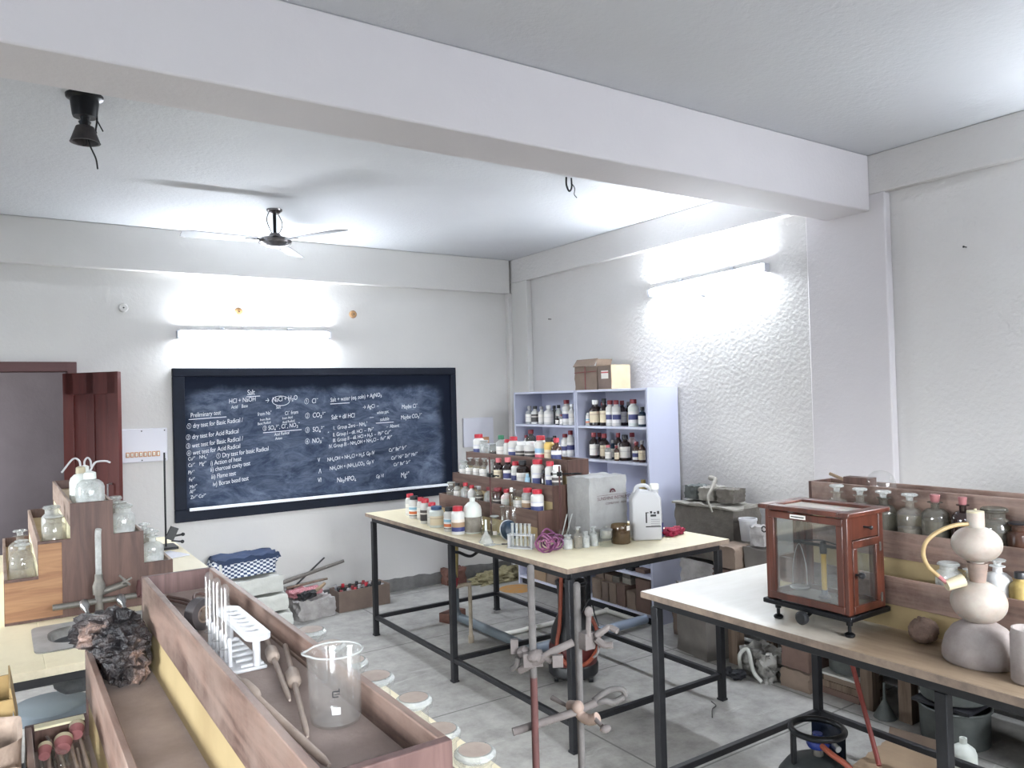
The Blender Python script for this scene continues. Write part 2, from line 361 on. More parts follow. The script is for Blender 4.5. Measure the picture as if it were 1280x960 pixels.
    def crag(s, c, r, amp, seed, sub=4, lo=None, hi=None):
        '''crumpled bag: sharp folds'''
        g = bmesh.ops.create_icosphere(s.b, subdivisions=sub, radius=1)['verts']
        for v in g:
            d = v.co.normalized(); o = Vector((seed*3.1, seed*1.7, -seed))
            k = 1+amp*(.9-2.2*abs(mnoise.noise(d*1.9+o))-1.1*abs(mnoise.noise(d*4.3+o)))
            p = Vector((d.x*r[0]*k, d.y*r[1]*k, d.z*r[2]*k))+Vector(c)
            if lo: p = Vector(max(a, b) if b is not None else a for a, b in zip(p, lo))
            if hi: p = Vector(min(a, b) if b is not None else a for a, b in zip(p, hi))
            v.co = p
        return s
    def crumple_box(s, c, d, amp=.01, cuts=8, seed=0, sag=0, rz=0, bulge=0):
        t = bmesh.new(); bmesh.ops.create_cube(t, size=1); bmesh.ops.subdivide_edges(t, edges=t.edges[:], cuts=cuts, use_grid_fill=True)
        vs = t.verts[:]
        mr = Matrix.Rotation(rz, 3, 'Z')
        for v in vs:
            p = Vector((v.co.x*d[0], v.co.y*d[1], v.co.z*d[2])); u = v.co.copy()
            if bulge:
                q = 1+bulge*(1-4*u.z*u.z); p.x *= q; p.y *= q
            n = Vector((mnoise.noise(p*9/max(d)*1.2+Vector((seed, 0, 0))), mnoise.noise(p*9/max(d)+Vector((0, seed+7, 0))), mnoise.noise(p*9/max(d)+Vector((0, 3, seed+13)))))
            if u.z < -.49: n.z = 0
            p += n*amp*2
            if sag and u.z > .4: p.z -= sag*(1-4*u.x*u.x)*(1-4*u.y*u.y)
            v.co = mr @ p+Vector(c)
        me = bpy.data.meshes.new('t'); t.to_mesh(me); t.free(); s.b.from_mesh(me); bpy.data.meshes.remove(me)
        return s
    def arc(s, r, z0, z1, a0, a1, n=12, c=(0, 0, 0), th=.0008):
        A = [[], [], [], []]
        for k in range(n+1):
            a = a0+(a1-a0)*k/n
            for j, (rr, z) in enumerate(((r, z0), (r, z1), (r+th, z0), (r+th, z1))): A[j].append(s.b.verts.new((c[0]+rr*math.cos(a), c[1]+rr*math.sin(a), c[2]+z)))
        for k in range(n):
            s.b.faces.new((A[2][k], A[2][k+1], A[3][k+1], A[3][k])); s.b.faces.new((A[0][k+1], A[0][k], A[1][k], A[1][k+1]))
            s.b.faces.new((A[1][k], A[3][k], A[3][k+1], A[1][k+1])); s.b.faces.new((A[0][k], A[0][k+1], A[2][k+1], A[2][k]))
        return s
def obj(name, mb, mat, parent=None, smooth=True, bevel=0, loc=None, rz=None, seg=2, angle=35):
    me = bpy.data.meshes.new(name); bmesh.ops.recalc_face_normals(mb.b, faces=mb.b.faces[:])
    if smooth:
        for f in mb.b.faces: f.smooth = True
        for e in mb.b.edges:
            if len(e.link_faces) == 2 and e.calc_face_angle(0) > R_(angle): e.smooth = False
    mb.b.to_mesh(me); mb.b.free()
    me.materials.append(M[mat] if isinstance(mat, str) else mat)
    o = bpy.data.objects.new(name, me); COL.objects.link(o)
    if parent: o.parent = parent
    if loc is not None: o.location = loc
    if rz is not None: o.rotation_euler = (0, 0, rz)
    if bevel:
        m = o.modifiers.new('soft', 'BEVEL'); m.width = bevel; m.segments = seg; m.limit_method = 'ANGLE'; m.angle_limit = R_(40)
    return o
def tag(o, label=None, cat=None, group=None, kind=None):
    if label: o['label'] = label
    if cat: o['category'] = cat
    if group: o['group'] = group
    if kind: o['kind'] = kind
    return o
def thing(name, label, cat, loc=(0, 0, 0), rz=0, group=None):
    o = bpy.data.objects.new(name, None); COL.objects.link(o); o.empty_display_size = .05
    o.location = loc; o.rotation_euler = (0, 0, rz); return tag(o, label, cat, group)
def struct(name, mb, mat, parent=None, **kw):
    o = obj(name, mb, mat, parent, **kw)
    if not parent: o['kind'] = 'structure'
    return o
def text_bm(txt, size, mat4, shear=0, mb=None, extrude=0, space=1.0):
    cu = bpy.data.curves.new('t', 'FONT'); cu.body = txt; cu.size = size; cu.shear = shear; cu.extrude = extrude; cu.offset = -.004*size; cu.space_character = space; cu.resolution_u = 3
    ob = bpy.data.objects.new('t', cu); COL.objects.link(ob)
    dg = bpy.context.evaluated_depsgraph_get(); me = bpy.data.meshes.new_from_object(ob.evaluated_get(dg), depsgraph=dg)
    me.transform(mat4); mb = mb or MB(); mb.b.from_mesh(me)
    bpy.data.objects.remove(ob); bpy.data.curves.remove(cu); bpy.data.meshes.remove(me); return mb
FACE_Y = Matrix.Rotation(R_(90), 4, 'X')      # writing that faces -Y
FACE_X = Matrix.Rotation(R_(-90), 4, 'Z') @ FACE_Y   # writing that faces -X
# ------------------------------------------------------------------ the room
D, RX, H, LX, BY = 6.347, 4.276, 3.093, -3.4, -2.6
DW = 6.407; RW = 4.336; HB = 2.763
struct('floor', MB().bb(LX-.2, RW+.2, BY-.2, 8.4, -.1, 0), 'cement_floor', smooth=False)
struct('ceiling', MB().bb(LX-.2, RW+.2, BY-.2, DW+.12, H, H+.12), 'paint_ceiling', smooth=False)
dx0, dx1, dz = -.62, .42, 2.02
struct('wall_front', MB().bb(LX-.2, dx0, DW, DW+.12, 0, H).bb(dx1, RW+.12, DW, DW+.12, 0, H).bb(dx0, dx1, DW, DW+.12, dz, H), 'paint_front', smooth=False)
struct('wall_right', MB().bb(RW, RW+.12, BY-.2, DW, 0, H), 'paint_right', smooth=False)
def wall_open(axis, c0, c1, a0, a1, holes, z0=.95, z1=2.4):
    m = MB(); f = (lambda p, q, r, t: m.bb(c0, c1, p, q, r, t)) if axis == 'x' else (lambda p, q, r, t: m.bb(p, q, c0, c1, r, t)); p = a0
    for h0, h1 in holes: f(p, h0, 0, H); f(h0, h1, 0, z0); f(h0, h1, z1, H); p = h1
    f(p, a1, 0, H); return m
WL = ((.4, 2.2), (3.5, 5.3)); WB = ((-1.3, .6), (1.3, 3.2))
struct('wall_left', wall_open('x', LX-.12, LX, BY-.2, DW, WL), 'paint_front', smooth=False)
struct('wall_back', wall_open('y', BY-.12, BY, LX-.2, RW+.12, WB, 1.3, 2.7), 'paint_front', smooth=False)
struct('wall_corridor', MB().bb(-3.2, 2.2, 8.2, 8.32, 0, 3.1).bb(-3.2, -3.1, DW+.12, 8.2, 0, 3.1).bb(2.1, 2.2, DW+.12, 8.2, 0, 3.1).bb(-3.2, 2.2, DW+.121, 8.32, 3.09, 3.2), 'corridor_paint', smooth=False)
# beams and pilasters
struct('trim_1', MB().bb(LX, RX, 2.55, 2.838, HB, H), 'paint_beam', bevel=.008)
struct('trim_2', MB().bb(LX, RX-.02, D, DW, HB-.003, H), 'paint_front', bevel=.006)
struct('trim_3', MB().bb(RX, RW, BY, DW, 2.862, H), 'paint_right', bevel=.006)
struct('trim_4', MB().bb(RX, RW, 2.46, 2.985, 0, 2.862), 'paint_beam', bevel=.008)
struct('trim_5', MB().bb(RX, RW, 6.09, DW, 0, 2.862).bb(4.233, RX, D, DW, 0, HB), 'paint_front', bevel=.006)
# cement band with a ragged paint edge
mb = MB(); pts = []; x = LX
while x < 4.23:
    pts.append((x, .115+.028*mnoise.noise(Vector((x*3.1, 0, 0)))+.015*mnoise.noise(Vector((x*11, 4, 0))))); x += .06
for (xa, a), (xb, b) in zip(pts, pts[1:]):
    if xb < dx0 or xa > dx1+.02: mb.prism([(xa, 0), (xb, 0), (xb, b), (xa, a)], DW-.006, DW, 'y')
struct('baseboard_front', mb, 'cement_band', smooth=False)
struct('baseboard_right', MB().bb(RW-.006, RW, BY, 2.46, 0, .11).bb(RW-.006, RW, 2.985, 6.09, 0, .11), 'cement_band', smooth=False)
# made-up windows in the unseen walls, framing the added fill lights
for k, (ax, (h0, h1)) in enumerate([('x', h) for h in WL]+[('y', h) for h in WB]):
    m = MB(); z0, z1 = (.95, 2.4) if ax == 'x' else (1.3, 2.7)
    for p, q, r, t_ in ((h0, h0+.05, z0, z1), (h1-.05, h1, z0, z1), ((h0+h1)/2-.025, (h0+h1)/2+.025, z0, z1), (h0, h1, z0, z0+.05), (h0, h1, z1-.05, z1)):
        if ax == 'x': m.bb(LX-.1, LX-.05, p, q, r, t_)
        else: m.bb(p, q, BY-.1, BY-.05, r, t_)
    struct(f'window_{k+1}', m, 'door_frame_wood')
# door
dr = bpy.data.objects.new('door_1', None); COL.objects.link(dr); dr['kind'] = 'structure'; dr.location = (dx1, DW-.02, 0)
obj('door_frame', MB().bb(-.005, .055, -.03, .14, 0, 2.07).bb(dx0-dx1-.055, dx0-dx1+.005, -.03, .14, 0, 2.07).bb(dx0-dx1, 0, -.03, .14, 2.0, 2.07), 'door_frame_wood', dr, bevel=.004)
def leaf(w_, name, parent, loc, rz):
    m = MB().bb(0, .09, -.018, .018, .02, 1.985).bb(w_-.09, w_, -.018, .018, .02, 1.985).bb(w_/2-.03, w_/2+.03, -.018, .018, .02, 1.985)
    for a, b in ((.02, .2), (.86, 1.0), (1.83, 1.985)): m.bb(.02, w_-.02, -.018, .018, a, b)
    m.bb(.05, w_-.05, -.007, .007, .1, 1.9)
    return obj(name, m, 'door_wood', parent, loc=loc, rz=rz, bevel=.003)
lf = leaf(.46, 'door_leaf', dr, (-.025, -.035, 0), R_(-47))
obj('door_handle', MB().tube([(.40, -.02, 1.06), (.40, -.06, 1.06), (.40, -.06, 1.2), (.40, -.02, 1.2)], .006, 8), 'steel', lf)
leaf(.46, 'door_leaf', dr, (dx0-dx1+.025, -.035, 0), R_(-140))
# chalkboard ------------------------------------------------------------
cb = thing('chalkboard', 'large dark blue chalkboard covered in chalk writing on the front wall', 'chalkboard', (2.37, DW, .875))
X0, X1, Z0, Z1 = -1.252, 1.252, -.045, 1.148; fw = .095
obj('board_frame', MB().bb(X0, X1, -.045, 0, Z1-.065, Z1).bb(X0, X1, -.045, 0, Z0, Z0+fw).bb(X0, X0+fw*.9, -.045, 0, Z0+fw, Z1-.065).bb(X1-.06, X1, -.045, 0, Z0+fw, Z1-.065), 'board_frame', cb, bevel=.004)
obj('writing_surface', MB().bb(X0+fw*.9, X1-.06, -.03, 0, Z0+fw, Z1-.065), 'blackboard', cb, smooth=False)
obj('chalk_ledge', MB().bb(X0+.1, X1-.05, -.07, -.046, Z0+fw-.012, Z0+fw+.01), 'chalk', cb, bevel=.002)
obj('name_plate', MB().bb(-.30, -.12, -.049, -.045, Z0+.035, Z0+.06), 'board_frame', cb)
LINES = [("Salt", 309, 494, 10, 4), ("HCl + NaOH", 286, 504.5, 9, 4), ("→  NaCl + H₂O", 331, 503.5, 9.5, 4), ("Acid    Base", 289, 511, 6.5, 4), ("Salt", 345, 511, 6.5, 4),
 ("Preliminary test", 238, 522, 8.5, 4), ("from Na⁺", 322, 520, 7, 5), ("Cl⁻ from", 356, 519, 7.5, 5), ("① dry test for Basic Radical /", 233, 536, 8.6, 5),
 ("from Base", 325, 526.5, 5, 6), ("from Acid", 353, 524.5, 5, 6), ("Basic Radical", 322, 531.5, 5, 6), ("Acid Radical", 353, 529.5, 5, 6),
 ("② dry test for Acid Radical", 232, 550, 8.6, 5), ("③ SO₄²⁻, Cl⁻, NO₃⁻", 328, 538.5, 8.6, 4), ("Acid Radical", 343, 545, 6, 5), ("Anion", 344, 550, 5.6, 4), ("③ wet test for Basic Radical /", 232, 561, 8.6, 5.5), ("④ wet test for Acid Radical", 233, 570, 8.6, 5.5),
 ("Cu²⁺", 235, 576, 6.5, 4), ("NH₄⁺", 249, 573.5, 6.5, 4), ("① Dry test for basic Radical", 270, 573, 8.6, 5.2), ("Ca²⁺", 235, 584, 6.5, 4), ("Mg²⁺", 249, 582, 6.5, 4), ("i) Action of heat", 263, 582, 8.6, 5.5),
 ("Pb²⁺", 235, 593, 6.5, 4), ("ii) charcoal cavity test", 263, 590, 8.4, 6), ("Fe²⁺", 236, 602, 6.5, 4), ("iii) Flame test", 264, 599, 8.4, 5.5), ("Mn²⁺", 237, 611, 6.5, 4), ("iv) Borax bead test", 266, 608, 8.6, 5.5), ("Al³⁺", 237, 617, 6.5, 4), ("Zn²⁺ Co²⁺", 238, 624, 6.5, 3),
 ("①  Cl⁻", 380, 505, 10, 3), ("②  CO₃²⁻", 381, 523, 10, 3), ("③  SO₄²⁻", 381, 541, 10, 3), ("④  NO₃⁻", 381, 555, 9.5, 3),
 ("Salt + water (eq. soln) + AgNO₃", 413, 502.5, 8.6, 4.5), ("→ AgCl  –", 453, 511.5, 8.5, 4), ("white ppt.", 471, 518, 7, 5), ("Maybe Cl⁻", 502, 511, 9, 2), ("Salt + dil HCl", 414, 524.5, 9.4, 3), ("—", 462, 524, 9, 3), ("soluble", 475, 526.5, 7.5, 4), ("Maybe CO₃²⁻", 501, 524.5, 9, 4),
 ("1.  Group Zero – NH₄⁺", 416, 537.5, 7.8, 5), ("–  Absent", 483, 535.5, 7.6, 4), ("II. Group I – dil. HCl  –  Pb²⁺", 416, 546, 7.8, 5), ("III. Group II – dil. HCl + H₂S  –  Pb²⁺ Cu²⁺", 416, 553, 7.6, 5.2), ("IV. Group III – NH₄OH + NH₄Cl –  Fe³⁺ Al³⁺", 411, 560.5, 7.6, 5),
 ("V", 397, 577.5, 8, 3), ("NH₄OH + NH₄Cl + H₂S  Gp IV", 409, 577, 7.8, 4.5), ("Co²⁺ Ni²⁺ Zn²⁺ Mn²⁺", 489, 575, 7.4, 5.5), ("Λ", 398, 592, 9, 3), ("NH₄OH + (NH₄)₂CO₃  Gp V", 412, 588, 7.8, 4.5), ("Ca²⁺ Ba²⁺ Sr²⁺", 486, 565, 7.4, 6), ("Ca²⁺ Ba²⁺ Sr²⁺", 492, 583, 7, 5.5), ("VI", 397, 603, 9, 3), ("Na₂HPO₄", 421, 603, 10, 2), ("Gp VI", 470, 598, 7.5, 4), ("Mg²⁺", 501, 597, 10.5, 4)]
mb = MB(); yb = DW-.0312
inv = Matrix.Translation((-2.37, -DW, -.875))
for t, u, v, h, a in LINES:
    p = at(u, v, y=yb); s = h*.0063*.95
    text_bm(t, s, inv @ Matrix.Translation(p) @ FACE_Y @ Matrix.Rotation(R_(a), 4, 'Z') @ Matrix.Diagonal((.74, 1, 1, 1)), shear=.15, mb=mb, space=.96)
for u0, v0, u1, v1 in ((308, 496, 325, 495), (236, 524.5, 283, 521), (329, 541, 377, 537), (413, 505, 437, 503.5), (470, 529, 492, 527.5), (410, 540.5, 411, 540)):
    a, b = at(u0, v0, y=yb-.0004)-Vector((2.37, DW, .875)), at(u1, v1, y=yb-.0004)-Vector((2.37, DW, .875)); mb.bar(a, b, .004, .005)
for u, v, ru, rv in ((351, 501, 11, 6),):
    mb.tube([at(u+ru*math.cos(k/20*2*math.pi), v+rv*math.sin(k/20*2*math.pi), y=yb)-Vector((2.37, DW, .875)) for k in range(20)], .0022, 6, closed=True)
obj('chalk_writing', mb, 'chalk', cb, smooth=False)
# tube lights ------------------------------------------------------------
def tube_light(label, p, q, out, group='fluorescent wall lamps', caps='grey_plastic'):
    """p, q: ends on the wall line; out: direction off the wall"""
    p, q, out = Vector(p), Vector(q), Vector(out); d = (q-p).normalized()
    c = (p+q)/2; t = thing('tube_light', label, 'wall lamp', c, 0, group)
    a, b = p-c, q-c
    obj('batten', MB().bar(a+d*.02+out*.018+Vector((0, 0, .022)), b-d*.02+out*.018+Vector((0, 0, .022)), .034, .028), 'white_plastic', t, bevel=.003)
    obj('fluorescent_tube', MB().cyl(a+d*.03+out*.048, b-d*.03+out*.048, .0135, n=14), 'tube_glow', t)
    for e, s in ((a, 1), (b, -1)): obj('end_holder', MB().bar(e+out*.03-d*s*.002, e+out*.03+d*s*.028, .05, .06), caps, t, bevel=.004)
    for f in (.28, .72): obj('bracket', MB().bar(a.lerp(b, f)+Vector((0, 0, .035)), a.lerp(b, f)+Vector((0, 0, .06))+out*.01, .03, .02), 'grey_plastic', t)
tube_light('white fluorescent tube lamp above the chalkboard', (1.157, DW, 2.285), (2.392, DW, 2.305), (0, -1, 0))
tube_light('white fluorescent tube lamp on the textured side wall above the bookcase', (RW, 4.43, 2.52), (RW, 3.31, 2.553), (-1, 0, 0))
tube_light('white fluorescent tube lamp on the side wall near the reagent bench', (RW, 1.25, 2.52), (RW, .05, 2.52), (-1, 0, 0))
for k, x in enumerate((-1.8, 1.0)): tube_light('white fluorescent tube lamp high on the wall behind the benches'+(' toward the window corner' if k == 0 else ''), (x, BY, 2.93), (x+1.2, BY, 2.93), (0, 1, 0))  # two lamps added out of view to light the beam face
def area(name, loc, rot, sx, sy, power, col):
    l = bpy.data.lights.new(name, 'AREA'); l.shape = 'RECTANGLE'; l.size = sx; l.size_y = sy; l.energy = power; l.color = col; l.spread = R_(60)
    o = bpy.data.objects.new(name, l); COL.objects.link(o); o.location = loc; o.rotation_euler = rot; return o
TILT = 64
for h0, h1 in WL: area('window_daylight', (LX+.12, (h0+h1)/2, 1.75), (0, R_(-TILT), 0), .9, h1-h0, 18, (.93, .97, 1))  # added area lights brighten the room from the made-up openings
for h0, h1 in WB: area('window_daylight', ((h0+h1)/2, BY+.12, 2.0), (R_(TILT), 0, 0), h1-h0, .8, 19, (.93, .97, 1))
pl = bpy.data.lights.new('corridor_lamp', 'POINT'); pl.energy = 60; pl.shadow_soft_size = .15; po = bpy.data.objects.new('corridor_lamp', pl); COL.objects.link(po); po.location = (-1.6, 7.3, 2.7)  # bare point light added to brighten the corridor wall
wd = bpy.data.worlds.new('world'); SC.world = wd; wd.use_nodes = True; wd.node_tree.nodes['Background'].inputs[0].default_value = (.75, .86, 1, 1); wd.node_tree.nodes['Background'].inputs[1].default_value = 1.0
# small fittings on the walls
def rose(label, p, out, mat, cord=False):
    t = thing('wiring_rose', label, 'wiring box', p, 0, 'round wiring boxes on the front wall')
    obj('base', MB().lathe([(0, 0), (.034, 0), (.034, .008), (.026, .022), (0, .024)], axis=out, n=20), mat, t)
    obj('screw', MB().lathe([(0, .022), (.006, .023), (.006, .027), (0, .028)], axis=out, n=10), 'black_plastic', t)
    if cord: obj('cord', MB().tube([(0, -.02, 0), (.012, -.012, -.06), (.03, -.006, -.14)], .0025, 6, 4), 'white_plastic', t)
rose('white round cover with two screws on wall above the door', at(154, 385, y=DW), (0, -1, 0), 'paint_front')
rose('brown round wiring box with white cord above the chalkboard lamp', at(298, 390, y=DW), (0, -1, 0), 'rose_brown', True)
rose('brown round wiring box beyond the end of the chalkboard lamp', at(441, 393, y=DW), (0, -1, 0), 'rose_brown')
t = thing('bulb_holder', 'white bulb holder below the lamp on the textured side wall', 'bulb holder', at(880, 365, x=RW))
obj('base', MB().lathe([(0, 0), (.036, 0), (.036, .012), (.024, .022), (0, .024)], axis=(-1, 0, 0), n=20), 'grey_plastic', t)
obj('socket', MB().tube([(-.02, 0, 0), (-.05, .01, 0), (-.075, .03, -.005)], .017, 12, 4), 'off_white_plastic', t)
sb = thing('switchboard', 'pale grey switchboard with a row of switches beside the door', 'switchboard', at(176.5, 557, y=DW))
obj('panel', MB().bb(-.18, .18, -.03, 0, -.125, .128), 'board_grey', sb, bevel=.006)
for k in range(8):
    sx = -.098+k*.03
    s_ = obj('switch', MB().bb(sx-.013, sx+.013, -.037, -.03, -.085, -.045), 'switch_tan', sb, bevel=.002)
    obj('rocker', MB().box((sx, -.040, -.065), (.012, .008, .022), rx=R_(14)), 'off_white_plastic', s_)
for sx in (-.16, 0, .16):
    for sz in (-.11, .11): obj('screw', MB().lathe([(0, .03), (.005, .03), (.005, .033), (0, .034)], c=(sx, 0, sz), axis=(0, -1, 0), n=8), 'black_metal', sb)
nb = thing('notice_panel', 'pale grey cover panel on the wall between chalkboard and corner', 'panel', at(597, 540, y=DW))
obj('panel', MB().bb(-.17, .17, -.025, 0, -.14, .14), 'board_grey', nb, bevel=.005)
obj('switch', MB().bb(.0, .11, -.032, -.025, -.11, -.05), 'switch_tan', nb, bevel=.002)
def nail(p, lab):
    o = obj('nail', MB().lathe([(0, 0), (.003, 0), (.003, .03), (.006, .031), (0, .034)], axis=(-1, 0, 0), n=8), 'black_metal'); o.location = p; tag(o, lab, 'nail')
nail(at(1208, 309, x=RW), 'small dark nail in the bare wall above the reagent bench')
nail(at(689, 399, x=RW), 'small nail in the side wall close to the corner pilaster')
# fan -------------------------------------------------------------------
fc = at(343, 262, z=H); fn = thing('ceiling_fan', 'three bladed ceiling fan hanging in front of the chalkboard', 'fan', (fc.x, fc.y, H))
obj('canopy', MB().lathe([(0, 0), (.055, 0), (.052, -.012), (.03, -.03), (0, -.03)]), 'fan_metal', fn)
obj('down_rod', MB().cyl((0, 0, -.02), (0, 0, -.19), .012, n=14), 'black_metal', fn)
obj('wire', MB().tube([(-.04, 0, -.02), (-.055, 0, -.08), (-.03, 0, -.15), (-.01, 0, -.18)], .003, 6, 5).tube([(.03, .02, -.02), (.06, .02, -.09), (.04, .01, -.15), (.01, 0, -.17)], .003, 6, 5), 'black_plastic', fn)
obj('motor', MB().lathe([(0, -.165), (.035, -.17), (.045, -.19), (.1, -.205), (.115, -.222), (.11, -.24), (.075, -.262), (.05, -.27), (0, -.272)], n=32), 'fan_metal', fn)
for k in range(3):
    a = R_(178+120*k); m = MB()
    prof = [(.13, .045), (.2, .055), (.4, .062), (.58, .066), (.615, .05)]
    top = [(x, w_) for x, w_ in prof]; m.prism([(x, w_) for x, w_ in prof]+[(x, -w_) for x, w_ in prof[::-1]], -.002, .002, 'z')
    bl = obj('blade', m, 'fan_blade', fn, loc=(0, 0, -.222)); bl.rotation_euler = (R_(9), 0, a)
    bk = obj('blade_bracket', MB().bb(.08, .2, -.016, .016, -.006, .004), 'black_metal', bl)
# bare fan mount
p = at(107, 118, z=H); p.y = 3.78; p.x = .33
t = thing('fan_mount', 'black empty fan mount with two cups and loose wires under the ceiling', 'fan mount', (p.x, p.y, H))
obj('upper_cup', MB().lathe([(0, 0), (.075, 0), (.073, -.012), (.058, -.02), (.05, -.085), (.046, -.095), (0, -.095)], n=28), 'black_metal', t)
obj('rod', MB().cyl((0, 0, -.09), (0, 0, -.125), .022, .012, 14).cyl((0, 0, -.115), (0, 0, -.14), .026, .016, 14), 'black_metal', t)
obj('lower_cup', MB().lathe([(.018, -.132), (.036, -.137), (.058, -.2), (.061, -.205), (.052, -.205), (.032, -.145), (0, -.142)], n=28), 'tape', t)
obj('wire', MB().tube([(.042, -.01, -.03), (.046, -.01, -.1), (.04, -.01, -.15), (.044, -.01, -.16)], .004, 6, 4).tube([(.04, 0, -.08), (.05, 0, -.105), (.07, 0, -.145)], .003, 6, 4).tube([(.005, 0, -.17), (.02, 0, -.22), (.04, 0, -.27), (.046, 0, -.315)], .0035, 6, 5).tube([(0, 0, -.17), (.004, 0, -.21), (-.012, 0, -.22)], .003, 6, 4), 'black_plastic', t)
p = at(711, 222, z=H)
t = thing('ceiling_hook', 'bent iron hook with wires on the ceiling above the side wall lamp', 'hook', (p.x, p.y, H))
obj('hook', MB().tube([(-.02, 0, 0), (-.02, 0, -.05), (0, 0, -.085), (.02, 0, -.06), (.02, 0, 0)], .006, 8, 5), 'black_metal', t)
obj('wire', MB().tube([(.015, 0, -.03), (.045, 0, -.06), (.04, 0, -.10), (.06, 0, -.12)], .003, 6, 4), 'black_plastic', t)
# ------------------------------------------------------------------ benches
def bench(label, x0, x1, y0, y1, top, edge, hole=None, legs_mid=True):
    """iron framed lab bench; origin at the floor under its corner x0, y0; top at .9"""
    t = thing('lab_bench', label, 'table', (x0, y0, 0)); W, L = x1-x0, y1-y0
    m = MB()
    if hole:
        a, b, c, d = hole[0]-x0, hole[1]-x0, hole[2]-y0, hole[3]-y0
        m.bb(0, a, 0, L, .878, .9).bb(b, W, 0, L, .878, .9).bb(a, b, 0, c, .878, .9).bb(a, b, d, L, .878, .9)
    else: m.bb(0, W, 0, L, .878, .9)
    tp = obj('table_top', m, top, t, bevel=.002)
    e = .0015
    obj('edge_strip', MB().bb(-e, W+e, -e, .006, .874, .8985).bb(-e, W+e, L-.006, L+e, .874, .8985).bb(-e, .006, 0, L, .874, .8985).bb(W-.006, W+e, 0, L, .874, .8985), edge, tp)
    i = .045; s = .034
    def rails(z, h): return MB().bar((i, i, z), (W-i, i, z), s, h).bar((i, L-i, z), (W-i, L-i, z), s, h).bar((i, i, z), (i, L-i, z), s, h).bar((W-i, i, z), (W-i, L-i, z), s, h)
    obj('top_frame', rails(.856, .036), 'iron', t, bevel=.003)
    for ly in ((i, L/2, L-i) if legs_mid else (i, L-i)):
        for lx in (i, W-i):
            lg = obj('leg', MB().bb(lx-.018, lx+.018, ly-.018, ly+.018, .006, .838), 'iron', t, bevel=.003)
            obj('foot', MB().bb(lx-.022, lx+.022, ly-.022, ly+.022, 0, .012), 'iron', lg, bevel=.003)
    z = .135
    for a, b in (((i, i, z), (W-i, i, z)), ((i, L-i, z), (W-i, L-i, z)), ((i, i, z), (i, L-i, z)), ((W-i, i, z), (W-i, L-i, z)))+((((i, L/2, z), (W-i, L/2, z)),) if legs_mid else ()):
        obj('stretcher', MB().bar(a, b, .028), 'iron', t, bevel=.003)
    return t
bench('long cream topped iron lab bench carrying the central reagent rack and jars', 2.249, 3.395, 2.926, 5.358, 'laminate_cream', 'ply_edge')
bench('dusty iron framed lab bench carrying the wooden balance case', 2.23, 3.39, -.03, 2.401, 'laminate_dusty', 'ply_edge')
bench('cream topped lab bench with a steel sink near the door', -.29, .885, 2.9, 5.33, 'laminate_cream', 'ply_edge_pale', (.115, .54, 3.10, 3.43))
bench('cream topped lab bench under the dusty glassware tray', -.27, .925, .30, 2.10, 'laminate_cream', 'ply_edge_pale', None, False)
# ------------------------------------------------------------------ stepped reagent racks
LOW, MID, TOP = 1.0318, 1.1668, 1.3068     # tier floors
def rack(label, cx, y0, y1, board, end, riser, shelf, patch=False, skip_far_end=False):
    t = thing('reagent_rack', label, 'rack', (cx, y0, .9)); L = y1-y0; w = (.302, .19, .077); h = (.175, .31, .45)
    poly = [(-w[0], 0), (w[0], 0), (w[0], h[0]), (w[1], h[0]), (w[1], h[1]), (w[2], h[1]), (w[2], h[2]), (-w[2], h[2]), (-w[2], h[1]), (-w[1], h[1]), (-w[1], h[0]), (-w[0], h[0])]
    ep = obj('end_panel', MB().prism(poly, 0, .014, 'y'), end, t, bevel=.0015)
    obj('end_panel', MB().prism(poly, L-.014, L, 'y'), end, t, bevel=.0015)
    if patch:
        pw = obj('patch_board', MB().prism([(-.3, .012), (-.108, .012), (-.108, .30), (-.188, .30), (-.188, .165), (-.3, .165)], -.006, 0, 'y'), 'patch_wood', ep, bevel=.001)
        pw['label'] = 'pale orange repair board'
    for s in (-1, 1):
        for i in range(3):
            zb = (.08, .215, .355)[i]
            a, b = sorted((s*w[i], s*(w[i]-.012)))
            obj('front_board', MB().bb(a, b, .014, L-.014, zb, h[i]), board, t, bevel=.0015)
            a, b = sorted((s*(w[i]-.004), s*(w[i]-.012)))
            rs = obj('riser', MB().bb(a, b, .014, L-.014, (0, .131, .266)[i], zb), riser, t)
    for s in (-1, 1):
        for i in range(2):
            a, b = sorted((s*(w[i]-.012), s*(w[i+1]-.004)))
            obj('tier_shelf', MB().bb(a, b, .014, L-.014, (.12, .255)[i], (.131, .266)[i]), shelf, t)
    obj('tier_shelf', MB().bb(-w[2]+.012, w[2]-.012, .014, L-.014, .395, .406), shelf, t)
    return t
CR = 2.84
rack('stepped wooden reagent rack full of bottles on the central bench', CR, 3.558, 4.74, 'rack_wood', 'rack_end', 'riser_yellow', 'shelf_pale')
rack('stepped rack with mahogany end panel and glass jars behind the sink', .31, 3.56, 4.76, 'rack_wood_dusty', 'rack_end', 'riser_cream', 'shelf_pale', True)
NX = .338
rack('stepped wooden rack with dusty top tray of laboratory glassware', NX, .758, 1.905, 'rack_brown', 'rack_end_near', 'riser_yellow', 'dusty_shelf')
RKX = 2.845
rack('stepped wooden rack of dusty stoppered bottles behind the balance case', RKX, .55, 1.96, 'rack_brown', 'rack_end', 'riser_yellow', 'dusty_shelf')
ORD = 'first second third fourth fifth sixth seventh eighth ninth tenth eleventh twelfth thirteenth fourteenth fifteenth sixteenth'.split()
CAPN = dict(red_cap='red', pink_cap='pink', maroon_cap='maroon', black_cap='black', green_cap='green', blue_cap='blue', white_cap='white', grey_cap='grey')
VIEW = None
